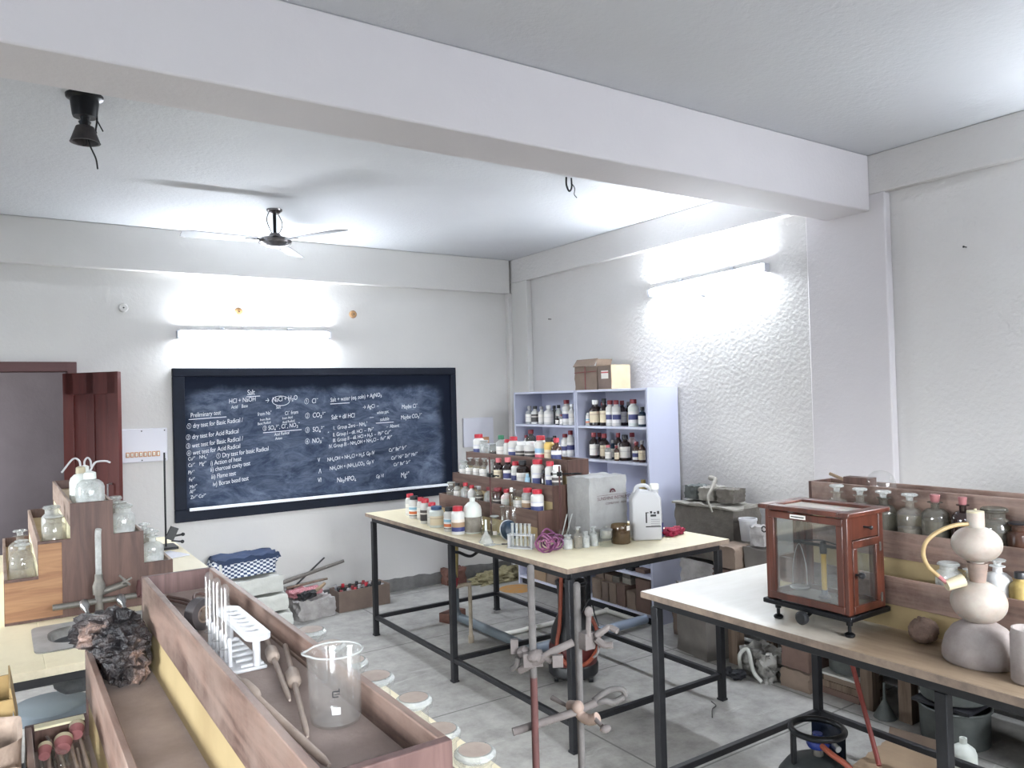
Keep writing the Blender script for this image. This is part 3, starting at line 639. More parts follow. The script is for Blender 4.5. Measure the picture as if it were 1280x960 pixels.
def bottle(label, loc, kind, h, d, body='jar_white', cap='red_cap', lab=None, fill=None, fillh=.5, group=None, cat='bottle', name=None, face=None, labz=(.12, .55), labw=1.25, dust=None):
    """kinds: jar (plastic reagent jar), reagent (shouldered bottle with screw cap), winchester, tall, stopper (flat glass stopper), wide (wide mouth glass jar), box"""
    r = d/2; x, y, z = loc
    nm = name or dict(jar='reagent_jar', reagent='reagent_bottle', tall='reagent_bottle', stopper='stoppered_bottle', wide='glass_jar', flask='conical_flask', cork='corked_bottle')[kind]
    t = thing(nm, label, cat, loc, 0, group)
    if face is None: face = math.atan2(-y, -x)+rnd.uniform(-.35, .35)
    if kind == 'jar':
        hb, hs, hn = .74*h, .83*h, .85*h; rn = .66*r
        prof = [(0, 0), (.94*r, 0), (r, .02*h), (r, hb), (.93*r, hb+.04*h), (rn, hs), (rn, hn), (0, hn)]
        capp = [(0, hn-.002), (rn*1.14, hn-.002), (rn*1.14, h-.003), (rn*1.05, h), (0, h)]
    elif kind == 'reagent':
        hb, hs, hn = .60*h, .76*h, .85*h; rn = .40*r
        prof = [(0, 0), (.93*r, 0), (r, .02*h), (r, hb), (.9*r, hb+.06*h), (.6*r, hs-.02*h), (rn, hs), (rn, hn), (0, hn)]
        capp = [(0, hn-.02*h), (rn*1.3, hn-.02*h), (rn*1.3, h-.003), (rn*1.2, h), (0, h)]
    elif kind == 'tall':
        hb, hs, hn = .70*h, .80*h, .85*h; rn = .52*r
        prof = [(0, 0), (.94*r, 0), (r, .02*h), (r, hb), (.88*r, hb+.04*h), (rn, hs), (rn, hn), (0, hn)]
        capp = [(0, hn-.01*h), (rn*1.2, hn-.01*h), (rn*1.2, h-.003), (rn*1.1, h), (0, h)]
    elif kind == 'stopper':
        hb, hs, hn = .56*h, .72*h, .84*h; rn = .34*r
        prof = [(0, 0), (.95*r, 0), (r, .03*h), (r, hb), (.93*r, hb+.06*h), (.66*r, hs-.03*h), (rn, hs), (rn*.95, hn-.02*h), (rn*1.65, hn), (rn*1.65, hn+.015*h), (0, hn+.015*h)]
        capp = [(0, hn+.016*h), (rn*.7, hn+.016*h), (rn*.85, .93*h), (rn*1.75, .955*h), (rn*1.8, .985*h), (rn*1.5, h), (0, h)]
    elif kind == 'cork':
        hb, hs, hn = .58*h, .74*h, .86*h; rn = .3*r
        prof = [(0, 0), (.95*r, 0), (r, .03*h), (r, hb), (.93*r, hb+.07*h), (.62*r, hs-.02*h), (rn, hs), (rn, hn-.03*h), (rn*1.8, hn-.015*h), (rn*1.8, hn), (rn, hn+.004*h)]
        capp = [(0, hn-.02*h), (rn*.95, hn-.02*h), (rn*1.25, h-.002), (rn*1.15, h), (0, h)]
    elif kind == 'wide':
        hb, hs, hn = .66*h, .78*h, .92*h; rn = .66*r
        prof = [(0, 0), (.95*r, 0), (r, .03*h), (r, hb), (.93*r, hb+.05*h), (rn, hs), (rn, hn-.03*h), (rn*1.28, hn), (rn*1.3, hn+.03*h), (rn*1.05, hn+.03*h), (rn*.9, hn-.02*h)]
        capp = [(0, hn+.0), (rn*.86, hn), (rn*.9, hn+.034*h), (rn*1.24, hn+.04*h), (rn*1.26, h-.004), (rn*1.1, h), (0, h)]
    n = 24 if d > .05 else 16
    b = obj('body', MB().lathe(prof, n=n), body, t)
    if fill: obj('contents', MB().lathe([(0, .004), (.92*r, .004), (.95*r, .02*h), (.95*r, min(fillh, .95*hb/h)*h), (0, min(fillh, .95*hb/h)*h+.002)], n=n), fill, t)
    if cap: obj('stopper' if kind in ('stopper', 'wide', 'cork') else 'cap', MB().lathe(capp, n=n), cap, t)
    if kind == 'wide' and dust: obj('dust_disc', MB().lathe([(0, h), (rn*.82, h-.0005), (rn*.98, h+.0006), (0, h+.0012)], n=n), dust, t)
    if lab: obj('label', MB().arc(r+.0006, labz[0]*h, labz[1]*h, face-labw, face+labw, 12), lab, t)
    return t
def row(items, xr, z, look_end, group, v=600):
    """items: (photo x, colour words, kind, height, diameter, body, cap, tag, fill, fill height)"""
    seen = {}
    for k, it in enumerate(items):
        u, words, kind, h, d, body, cap, lab = it[:8]; fill = it[8] if len(it) > 8 else None; fh = it[9] if len(it) > 9 else .5
        p = at(u, v, x=xr)
        bottle(f'{words}, {ORD[k]} {look_end}', (p.x, p.y, z), kind, h, d, body, cap, lab, fill, fh, group)
# central rack, top tier
J = 'jar'; RG = 'reagent'; TL = 'tall'; ST = 'stopper'; WD = 'wide'
row([(599, 'white jar with red cap', J, .165, .078, 'jar_white', 'red_cap', 'tag_blue'),
 (606, 'clear jar with pale lid', WD, .125, .07, 'glass_cloudy', 'glass_cloudy', None, 'powder_white', .3),
 (617, 'small clear jar of dark powder', WD, .105, .062, 'glass', 'glass_cloudy', None, 'powder_dark', .42),
 (627, 'clear bottle with green cap', TL, .165, .066, 'glass_cloudy', 'green_cap', 'tag_white', 'powder_white', .4),
 (634.5, 'slim white jar with red cap', J, .14, .05, 'jar_white', 'red_cap', None),
 (642.5, 'white jar with broad red cap', J, .16, .07, 'jar_white', 'red_cap', 'tag_blue'),
 (652, 'white jar with white lid', J, .13, .076, 'jar_white', 'white_cap', 'tag_dark'),
 (663.5, 'squat white jar with white lid', J, .135, .08, 'jar_white', 'white_cap', 'tag_dark'),
 (676.5, 'pink tagged white jar with red cap', J, .175, .074, 'jar_white', 'red_cap', 'tag_pink'),
 (687, 'yellow jar with black cap', J, .165, .064, 'jar_yellow', 'black_cap', 'tag_cream'),
 (696, 'brown bottle with red cap', RG, .165, .066, 'amber_brown', 'red_cap', 'tag_blue')],
 CR-.01, TOP, 'from the chalkboard, top tier, central rack', 'bottles on the top tier of the central rack', 575)
row([(580.5, 'clear jar of white powder', WD, .125, .066, 'glass_cloudy', 'glass_cloudy', 'tag_white', 'powder_white', .3),
 (588, 'clear stoppered bottle', ST, .15, .066, 'glass', 'glass_cloudy', 'tag_white', 'liquid_pale', .4),
 (596.5, 'grey stoppered bottle', ST, .152, .066, 'glass_dusty', 'glass_cloudy', 'tag_white', 'powder_grey', .4),
 (605.5, 'clear stoppered bottle with tag', ST, .155, .066, 'glass_dusty', 'glass_cloudy', 'tag_white', 'liquid_pale', .45),
 (614, 'cloudy glass jar with flat stopper', WD, .15, .064, 'glass_cloudy', 'glass_cloudy', None, 'powder_grey', .4),
 (623.5, 'dark bottle with pink cap', RG, .165, .07, 'amber', 'pink_cap', 'tag_cream'),
 (635, 'dark bottle with tall pink cap', RG, .175, .074, 'amber', 'pink_cap', 'tag_bluemid'),
 (645, 'white jar with red cap', J, .155, .062, 'jar_white', 'red_cap', 'tag_bluemid'),
 (653.5, 'big dark bottle with black cap', TL, .165, .08, 'amber', 'black_cap', 'tag_white'),
 (672, 'big white jar with red cap', J, .18, .08, 'jar_white', 'red_cap', 'tag_blue'),
 (680, 'small dark bottle', RG, .12, .05, 'amber', 'black_cap', None),
 (687.5, 'white jar with flat red cap', J, .175, .06, 'jar_white', 'red_cap', 'tag_blue'),
 (696.2, 'white jar with dark band', J, .155, .062, 'jar_white', 'white_cap', 'tag_dark')],
 CR-.1255, MID, 'from the chalkboard, middle tier, central rack', 'bottles on the middle tier of the central rack', 590)
p = at(660, 600, x=CR-.155); bottle('tiny pale blue dropper bottle before the big white jar, middle tier', (CR-.158, p.y, MID), TL, .09, .034, 'jar_blue', 'jar_blue', None)
row([(564.5, 'clear jar of grey powder', WD, .12, .07, 'glass_dusty', 'glass_cloudy', None, 'powder_grey', .4),
 (572, 'clear bottle with black cap', TL, .12, .052, 'glass_cloudy', 'black_cap', 'tag_white'),
 (582, 'clear bottle with red cap', RG, .13, .062, 'glass_cloudy', 'red_cap', None, 'powder_white', .4),
 (590, 'white bottle with red cap', RG, .12, .056, 'jar_white', 'red_cap', None),
 (599, 'grey glass bottle', RG, .12, .054, 'glass_dusty', 'grey_cap', 'tag_dark', 'powder_dark', .5),
 (611, 'cloudy bottle with maroon cap', RG, .125, .06, 'glass_cloudy', 'maroon_cap', None, 'powder_white', .4),
 (622.5, 'dark bottle with maroon cap', J, .13, .07, 'amber_brown', 'maroon_cap', 'tag_dark'),
 (633, 'pinkish bottle with red cap', RG, .13, .068, 'jar_pinkish', 'red_cap', 'tag_white'),
 (649, 'wide clear glass jar', WD, .14, .074, 'glass', None, 'tag_white'),
 (659.5, 'jar of dark powder with red cap', J, .155, .070, 'glass_cloudy', 'red_cap', 'tag_brown', 'powder_dark', .5),
 (671.5, 'blue tagged white jar with red cap', J, .155, .076, 'jar_white', 'red_cap', 'tag_blue')],
 CR-.236, LOW, 'from the chalkboard, bottom tier, central rack', 'bottles on the bottom tier of the central rack', 620)
p = at(640, 615, x=CR-.268); bottle('amber tinted dropper bottle with pale teat on bottom tier', (CR-.272, p.y, LOW), TL, .15, .03, 'glass_amberish', 'white_cap', None, 'powder_ochre', .4)
bottle('white round shouldered bottle peeking out behind the central rack', (CR+.1255, 3.68, MID), RG, .13, .10, 'jar_white', 'white_cap', None)
# ------------------------------------------------------------------ jars and glassware on the central bench
G1 = 'plastic jars lined up on the bench corner'
def onb(u, v): p = at(u, v, z=.9); return p
def jr(label, u, v, h, d, cap, lab, body='jar_white', kind=J):
    p = onb(u, v); q = Vector((p.x, p.y, 0)).normalized()*d/2
    bottle(label, (p.x+q.x, p.y+q.y, .9), kind, h, d, body, cap, lab, None, .5, G1)
jr('white jar with red cap at the chalkboard end of the jar row', 513, 645, .155, .066, 'red_cap', 'tag_white')
jr('white jar with black cap and orange print behind the row start', 518, 648.5, .155, .074, 'black_cap', 'tag_orange')
jr('slim white jar with red cap, between black capped and broad red capped jars', 526.5, 650.5, .155, .055, 'red_cap', 'tag_white')
jr('white jar with broad red cap and dark stained front', 532, 655, .165, .068, 'red_cap', 'tag_dark')
jr('plain white jar with red cap just before the blue lidded jar', 540.5, 657.5, .15, .066, 'red_cap', 'tag_white')
jr('wide cloudy jar with dark blue lid in the jar row', 546, 660, .135, .094, 'blue_cap', 'tag_cream', 'milky_plastic')
jr('white jar with black cap and orange blue print beside the red capped end jar', 561.8, 665, .15, .066, 'black_cap', 'tag_orange')
jr('tall white jar with red cap and blue brown print ending the row', 572.8, 669, .17, .082, 'red_cap', 'tag_brown')
p = onb(587, 669); t = thing('wash_bottle', 'large milky bottle half full of grey liquid, no cap, beside the jar row', 'bottle', (p.x+.06, p.y+.06, .9))
obj('body', MB().lathe([(0, 0), (.05, 0), (.056, .006), (.056, .105)]).lathe([(.056, .105), (.056, .14), (.05, .165), (.03, .185), (.017, .192), (.017, .215), (.013, .215), (.013, .19)]), 'milky_plastic', t)
obj('contents', MB().lathe([(.0565, .01), (.0568, .012), (.0568, .1), (.0562, .102)]), 'powder_grey', t)
p = at(602.5, 655, x=2.50); t = thing('conical_flask', 'conical flask of amber liquid behind the clear funnel', 'flask', (p.x, p.y, .9))
obj('body', MB().lathe([(0, 0), (.028, 0), (.031, .006), (.014, .08), (.012, .105), (.015, .11)]), 'glass', t)
obj('contents', MB().lathe([(0, .003), (.026, .003), (.029, .007), (.022, .045), (0, .045)]), 'powder_ochre', t)
p = onb(592, 671); t = thing('glass_dish', 'low clear glass dish at the foot of the milky bottle', 'dish', (p.x+.095, p.y+.0, .9)); obj('bowl', MB().lathe([(0, 0), (.034, 0), (.04, .018), (.038, .018), (.032, .003), (0, .003)]), 'glass_dusty', t)
def cylm(label, u, v, h, d, off=2.505):
    p = at(u, 645, x=off); t = thing('measuring_cylinder', label, 'measuring cylinder', (p.x, p.y, .9))
    obj('foot', MB().lathe([(0, 0), (d*1.1, 0), (d*1.1, .006), (d*.5, .014), (0, .014)]), 'glass_cloudy', t)
    obj('barrel', MB().lathe([(0, .012), (d/2, .012), (d/2, h-.004), (d*.6, h)], n=20), 'glass', t)
    obj('rim', MB().tube([(d*.56*math.cos(a*math.pi/10), d*.56*math.sin(a*math.pi/10), h) for a in range(20)], .0014, 6, closed=True), 'glass_cloudy', t)
cylm('tall slim measuring cylinder behind the milky bottle', 597, 668, .27, .03, 2.51)
cylm('tall measuring cylinder with white stopper standing near the teal bowl', 634, 668, .25, .028)
cylm('taller measuring cylinder close to the rack behind the teal bowl', 642, 668, .285, .028)
cylm('short clear measuring cylinder behind the conical flask', 628, 668, .17, .026, 2.518)
p = onb(607.5, 680); fn_ = thing('funnel', 'clear plastic funnel standing mouth down on the central bench', 'funnel', (p.x+.02, p.y+.03, .9))
obj('cone', MB().lathe([(.04, 0), (.042, .003), (.009, .062), (.007, .07)], n=24), 'glass_cloudy', fn_); obj('stem', MB().lathe([(.007, .07), (.0055, .13), (.004, .132)], n=12), 'milky_plastic', fn_)
p = onb(618.5, 672); bottle('clear wide mouth bottle with small white tag beside the funnel', (p.x+.02, p.y+.03, .9), WD, .125, .066, 'glass', 'glass_cloudy', 'tag_white', None, .5, None, 'bottle', 'glass_jar', None, (.12, .3), .35)
p = onb(612, 682); t = thing('watch_glass', 'shallow watch glass lying before the funnel', 'dish', (p.x-.0, p.y, .9)); obj('dish', MB().lathe([(0, .001), (.03, .001), (.036, .007), (.034, .007), (.028, .003), (0, .003)]), 'glass_cloudy', t)
p = onb(627, 681); t = thing('spatula', 'thin steel spatula lying on the bench before the teal bowl', 'spatula', (p.x, p.y, .9)); obj('blade', MB().bar((-.06, .03, .003), (.0, 0, .003), .005, .003), 'steel', t); obj('handle', MB().bar((0, 0, .004), (.055, -.03, .004), .009, .007), 'dusty_metal', t)
p = onb(638, 676); t = thing('teal_bowl', 'dark teal bowl tipped on its side against the rack', 'bowl', (p.x+.0, p.y+.015, .9), R_(-30))
obj('shell', MB().lathe([(.058, 0), (.056, .015), (.045, .035), (.02, .045), (0, .046)], c=(0, 0, .058), axis=(.45, -.75, .25), n=28), 'teal_dark', t)
obj('rim', MB().tube([Vector((0, 0, .058)) + (Vector((.45, -.75, .25)).to_track_quat('Z', 'Y') @ Vector((.058*math.cos(a*math.pi/14), .058*math.sin(a*math.pi/14), 0))) for a in range(28)], .004, 8, closed=True), 'white_plastic', t)
# white test tube rack with tubes
p = onb(655, 686); TR = thing('test_tube_rack', 'white six hole test tube rack on the corner of the central bench', 'test tube rack', (p.x+.0, p.y+.025, .9), R_(-57))
L_ = .15
obj('base', MB().bb(-L_/2, L_/2, -.03, .03, 0, .008), 'white_plastic', TR, bevel=.002)
obj('top_plate', MB().bb(-L_/2, L_/2, .011, .022, .07, .077).bb(-L_/2, L_/2, -.022, -.011, .07, .077).bb(-L_/2, -.066, -.011, .011, .07, .077).bb(.066, L_/2, -.011, .011, .07, .077), 'white_plastic', TR, bevel=.001)
for s in (-1, 1): obj('post', MB().bb(s*.068-.006, s*.068+.006, -.02, .02, .008, .07), 'white_plastic', TR, bevel=.001)
tv = Matrix.Translation(TR.location) @ Matrix.Rotation(R_(-57), 4, 'Z')
def test_tube(label, loc, h=.13, r=.0085, group=None, tilt=None, flip=False, glass='glass_cloudy'):
    t = thing('test_tube', label, 'test tube', loc, 0, group)
    if tilt: t.rotation_euler = tilt
    pr = [(0, 0), (r*.6, .002), (r, .008), (r, h-.003), (r*1.18, h)]
    if flip: pr = [(a, h-b) for a, b in pr]
    obj('wall', MB().lathe(pr, n=14), glass, t)
    obj('rim', MB().tube([(r*1.15*math.cos(a*math.pi/6), r*1.15*math.sin(a*math.pi/6), 0 if flip else h) for a in range(12)], .0011, 6, closed=True), glass, t)
    return t
for k in range(5):
    q = tv @ Vector((-.05+.025*k, 0, .0085)); test_tube(f'clear test tube, {ORD[k]} from the teal bowl in the white bench rack', q, .125, .008, 'test tubes in the white rack')
# purple tubing
p = onb(691, 690); t = thing('rubber_tubing', 'tangled coil of purple rubber tubing on the bench corner', 'tubing', (p.x+.0, p.y+.04, .9))
rr = random.Random(3); 
for nm, mt, n_, R0 in (('tube_coil', 'purple_tube', 6, .05), ('tube_coil', 'lilac_tube', 4, .033)):
    m = MB()
    for k in range(n_):
        ax = Vector((-.55+rr.uniform(-.6, .6), -.8+rr.uniform(-.4, .4), rr.uniform(-.6, .6))).to_track_quat('Z', 'Y'); R1 = R0*rr.uniform(.6, 1.15); R2 = R1*rr.uniform(.7, 1.15)
        c = Vector((rr.uniform(-.05, .05), rr.uniform(-.03, .025), max(R1, R2)*rr.uniform(.75, 1.0)+.005)); ph = rr.uniform(0, 6)
        m.tube([c+ax @ Vector((R1*math.cos(a*math.pi/6+ph)*rr.uniform(.85, 1.15), R2*math.sin(a*math.pi/6+ph)*rr.uniform(.85, 1.15), rr.uniform(-.014, .014))) for a in range(12)], .0048, 8, 4, closed=True)
    for v in m.b.verts: v.co.z = max(v.co.z, .001)
    obj(nm, m, mt, t)
p = onb(704, 684); b_ = thing('beaker', 'small glass beaker holding two glass rods behind the purple tubing', 'beaker', (p.x+.04, p.y+.05, .9)); obj('wall', MB().lathe([(0, 0), (.026, 0), (.028, .004), (.028, .075), (.031, .08)], n=20), 'glass', b_)
for dx, lb in ((-.012, 'glass rod leaning in the small beaker, tilted upright'), (.018, 'glass rod leaning in the small beaker, tilted outward')):
    o = obj('glass_rod', MB().cyl((0, 0, 0), (.045 if dx > 0 else .04, -.02, .165), .0035, n=8), 'glass_cloudy', smooth=True); o.location = b_.location+Vector((dx-.012, .0, .006)); tag(o, lb, 'glass rod', 'glass rods in the small beaker')
G2 = 'small dusty stoppered bottles beside the tubing'
for k, (u, v, h, d, kd, w_) in enumerate(((710.5, 687, .075, .052, WD, 'squat white dusty bottle beside the purple tubing'), (723.5, 686, .115, .05, ST, 'tallest of the small grey stoppered bottles on the bench edge'), (733, 685, .085, .046, TL, 'small grey bottle with bare neck between two stoppered ones'), (743.5, 683, .105, .05, ST, 'small stoppered bottle next to the dark gap before the metal pot'))):
    p = onb(u, v); bottle(w_, (p.x+.012, p.y+.02, .9), kd, h, d, 'glass_cloudy' if k != 1 else 'glass_dusty', 'glass_cloudy', None, 'powder_white' if k != 1 else 'powder_grey', .55, G2)
p = onb(759, 684); t = thing('copper_calorimeter', 'small steel pot with lid sitting in a clear beaker', 'pot', (p.x+.02, p.y+.03, .9))
obj('beaker', MB().lathe([(0, 0), (.034, 0), (.037, .004), (.037, .06), (.039, .064)]), 'glass', t); obj('pot', MB().lathe([(0, .045), (.03, .045), (.033, .05), (.034, .088), (.037, .09)]), 'steel', t); obj('lid', MB().lathe([(0, .098), (.034, .092), (.036, .09), (0, .09)]).lathe([(0, .098), (.005, .098), (.006, .108), (0, .109)]), 'steel', t)
p = onb(778, 681); t = thing('brown_beaker', 'wide beaker stained brown with a square white tag', 'beaker', (p.x+.03, p.y+.045, .9))
obj('wall', MB().lathe([(0, 0), (.050, 0), (.054, .006), (.054, .095), (.050, .105)], n=28), 'glass_amberish', t); obj('contents', MB().lathe([(0, .003), (.05, .003), (.052, .008), (.052, .085), (0, .087)], n=28), 'amber_brown', t)
obj('label', MB().arc(.0545, .075, .1, R_(-128+35), R_(-128+62), 6), 'tag_white', t)
p = onb(804, 676); jc = thing('jerry_can', 'white five litre plastic jerry can at the end of the central bench', 'jerry can', (p.x+.05, p.y+.03, .9), R_(-32))
m = MB(); m.prism([(-.083, 0), (.083, 0), (.083, .235), (.06, .27), (-.05, .285), (-.083, .235)], -.058, .058, 'y')
o = obj('body', m, 'white_plastic', jc, bevel=.014, seg=3)
obj('handle', MB().tube([(-.06, 0, .262), (-.045, 0, .298), (0, 0, .305), (.03, 0, .285), (.035, 0, .27)], .011, 10, 4), 'white_plastic', jc)
obj('spout', MB().lathe([(0, .25), (.022, .25), (.022, .285), (0, .285)], c=(.056, 0, 0)), 'white_plastic', jc); obj('cap', MB().lathe([(0, .283), (.026, .283), (.026, .31), (.022, .313), (0, .313)], c=(.056, 0, 0)), 'off_white_plastic', jc)
m = MB(); m.bb(.018, .05, -.0588, -.0583, .135, .147)
for k in range(4): m.bb(-.005+.02*k, .008+.02*k, -.0588, -.0583, .155-.002*k, .16+.006*(k % 2)); m.bb(.02, .07, -.0588, -.0583, .118-.011*k, .1195-.011*k)
m.bb(-.01, .075, -.0588, -.0583, .076, .082).bb(-.01, -.002, -.0588, -.0583, .1, .16); obj('printing', m, 'printing_black', jc, smooth=False)
# covered instrument
cx0, cy0 = 2.735, 3.335; cx1 = 3.012; cz = at(739, 598, y=cy0).z-.9
cv = thing('instrument_cover', 'grey cloth cover with maroon printing over a boxy instrument', 'instrument cover', (cx0, cy0, .9))
obj('cloth', MB().crumple_box(((cx1-cx0)/2, .105, cz/2), (cx1-cx0, .20, cz), .0035, 12, 4, .004), 'cover_cloth', cv, angle=60)
yy = .001; s0 = .055
m = MB(); text_bm('SUNSHINE INSTRUMENTS', .0265, Matrix.Translation((s0-.005, yy-.006, .232)) @ FACE_Y @ Matrix.Diagonal((.95, 1, 1, 1)), mb=m); text_bm('COIMBATORE - INDIA', .016, Matrix.Translation((s0+.055, yy-.006, .205)) @ FACE_Y, mb=m)
m.bb(s0-.005, s0+.22, yy-.0065, yy-.006, .258, .2595)
pts = [(.022*math.cos(a*math.pi/10), .022*math.sin(a*math.pi/10)) for a in range(11)]; inn = [(.013*math.cos(a*math.pi/10), .013*math.sin(a*math.pi/10)) for a in range(11)]
m.prism([(s0+.11+a, .272+b) for a, b in pts]+[(s0+.11+a, .272+b) for a, b in inn[::-1]], yy-.0065, yy-.006, 'y').prism([(s0+.105, .272), (s0+.115, .272), (s0+.11, .282)], yy-.0065, yy-.006, 'y')
obj('printing', m, 'printing_maroon', cv, smooth=False)
p = onb(828, 672); t = thing('blue_tube_stand', 'blue plastic cup holding two clear tubes beside the jerry can', 'tube holder', (p.x+.015, p.y+.03, .9))
obj('cup', MB().lathe([(0, 0), (.014, 0), (.016, .003), (.018, .075), (.02, .08), (.016, .08)]), 'jar_blue' if False else 'valve_blue', t)
obj('tube', MB().lathe([(.006, .07), (.006, .13), (.0075, .132)], c=(-.007, 0, 0), n=12).lathe([(.006, .07), (.006, .13), (.0075, .132)], c=(.008, 0, 0), n=12), 'glass_cloudy', t)
p = onb(838, 669); o = obj('rag', MB().ball((-.03, -.01, .022), (.05, .04, .026), 4, .45, 3, 2, 0).ball((.035, .005, .02), (.05, .035, .024), 4, .5, 3.4, 5, 0), 'crimson_cloth', angle=80); o.location = (p.x+.015, p.y-.005, .9); tag(o, 'crumpled crimson cloth at the far end of the central bench', 'cloth')
# retort stands on the central bench
def retort(label, loc, h, rod='rust_red', clampz=None, clen=.12, ang=0, base=(.16, .10), boff=(0, .05), r=.005, clampmat='black_metal'):
    t = thing('retort_stand', label, 'retort stand', loc, ang)
    obj('base', MB().bb(boff[0]-base[0]/2, boff[0]+base[0]/2, boff[1]-base[1]/2, boff[1]+base[1]/2, 0, .014), 'black_metal', t, bevel=.003)
    obj('rod', MB().cyl((0, 0, .012), (0, 0, h), r, n=12), rod, t)
    if clampz:
        cl = obj('clamp', MB().box((0, 0, clampz), (.026, .024, .024)).cyl((0, 0, clampz), (clen, 0, clampz), .004, n=10).tube([(clen-.005, 0, clampz), (clen+.015, .018, clampz), (clen+.04, .02, clampz), (clen+.055, .008, clampz)], .004, 8, 4).tube([(clen-.005, 0, clampz), (clen+.015, -.018, clampz), (clen+.04, -.02, clampz), (clen+.055, -.008, clampz)], .004, 8, 4), clampmat, t)
        obj('thumb_screw', MB().cyl((-.01, 0, clampz), (-.04, 0, clampz), .003, n=8).box((-.043, 0, clampz), (.012, .003, .018)), clampmat, cl)
    return t
p = at(612.5, 600, x=2.47); retort('retort stand with thin dark rod rising before the central rack', (p.x, p.y, .9), .47, 'rust_red', .36, .05, R_(-100), (.05, .05), (0, -.0))
retort('dark retort stand with level clamp behind the instrument cover', (2.64, 3.485, .9), .43, 'rust_red', .385, .07, R_(-40), (.07, .07), (0, 0))
# ------------------------------------------------------------------ bookcase
BX, BXR = 4.0, 4.318
bc = thing('bookcase', 'white open bookcase of two bays against the textured side wall', 'bookcase', (BX, 4.175, 0)); W_ = 1.775
m = MB()
for a, b in ((0, .02), (.832, .852), (.858, .878), (W_-.02, W_)): 
    obj('side_panel', MB().bb(0, .318, a, b, 0, 1.77), 'white_melamine', bc, bevel=.001)
obj('back_panel', MB().bb(.31, .318, .02, W_-.02, .05, 1.76), 'white_melamine', bc)
SH = (.075, .36, .64, .92, 1.205, 1.475)
for a, b in ((.02, .832), (.878, W_-.02)):
    obj('top_panel', MB().bb(0, .318, a, b, 1.752, 1.77), 'shelf_melamine', bc, bevel=.001)
    for z in SH: obj('shelf', MB().bb(.004, .31, a, b, z-.018, z), 'shelf_melamine', bc, bevel=.001)
    obj('plinth', MB().bb(.03, .045, a, b, 0, .057), 'dark_clutter', bc)
def brow(items, z, v, end, group, xr=4.09):
    for k, it in enumerate(items):
        u, words, kind, h, d, body, cap, lab = it[:8]; x = it[8] if len(it) > 8 else xr
        p = at(u, v, x=x); bottle(f'{words}, {ORD[k]} {end}', (x, p.y, z), kind, h, d, body, cap, lab, None, .5, group)
S1, S2 = 1.4755, 1.2055
brow([(662, 'clear jar', RG, .165, .076, 'glass_cloudy', 'grey_cap', 'tag_white'), (669, 'white bottle with black cap', RG, .165, .075, 'jar_white', 'black_cap', 'tag_dark'), (677, 'white bottle with grey cap', RG, .16, .062, 'jar_white', 'grey_cap', 'tag_white'), (686, 'broad white bottle', RG, .17, .088, 'jar_white', 'white_cap', 'tag_white'),
 (693, 'grey bottle with black cap', RG, .165, .06, 'glass_grey', 'black_cap', None, 4.2), (696.5, 'small dark bottle', TL, .075, .034, 'amber', 'black_cap', 'tag_white', 4.05), (698.5, 'cloudy bottle with black cap', RG, .17, .062, 'milky_plastic', 'black_cap', 'tag_white', 4.17), (701.5, 'tiny maroon capped bottle', TL, .09, .032, 'glass_cloudy', 'maroon_cap', 'tag_white', 4.05), (708.5, 'tall white jar with red cap', TL, .215, .08, 'jar_white', 'maroon_cap', 'tag_bluemid'), (715, 'white bottle by the divider', RG, .18, .06, 'jar_white', 'white_cap', 'tag_white')],
 S1, 520, 'from the corner, upper shelf, corner bay', 'bottles on the upper shelf of the corner bay')
brow([(736.5, 'small white carton shaped jar', J, .105, .06, 'jar_white', 'white_cap', 'tag_orange'), (744.5, 'big dark bottle with white cap', RG, .21, .105, 'amber', 'white_cap', 'tag_cream'), (753.5, 'dark bottle with maroon cap', RG, .19, .056, 'amber', 'maroon_cap', None, 4.23), (755.5, 'slim dark bottle with black cap', RG, .22, .075, 'amber', 'black_cap', 'tag_cream'), (763, 'white bottle with maroon cap and blue band', TL, .205, .072, 'jar_white', 'maroon_cap', 'tag_bluemid'), (770.5, 'white maroon capped bottle with blue band', TL, .205, .07, 'jar_white', 'maroon_cap', 'tag_bluemid'), (778, 'purple brown bottle with maroon cap', RG, .2, .068, 'amber_purple', 'maroon_cap', 'tag_white', 4.175), (786, 'dark bottle with cream tag', RG, .19, .06, 'amber', 'grey_cap', 'tag_cream', 4.245), (792, 'milky bottle with maroon cap', TL, .21, .085, 'milky_plastic', 'maroon_cap', 'tag_bluemid'), (803, 'dark green bottle', RG, .15, .062, 'teal_dark', 'black_cap', 'tag_white')],
 S1, 522, 'from divider, upper shelf under the cartons', 'bottles on the upper shelf of the nearer bay')
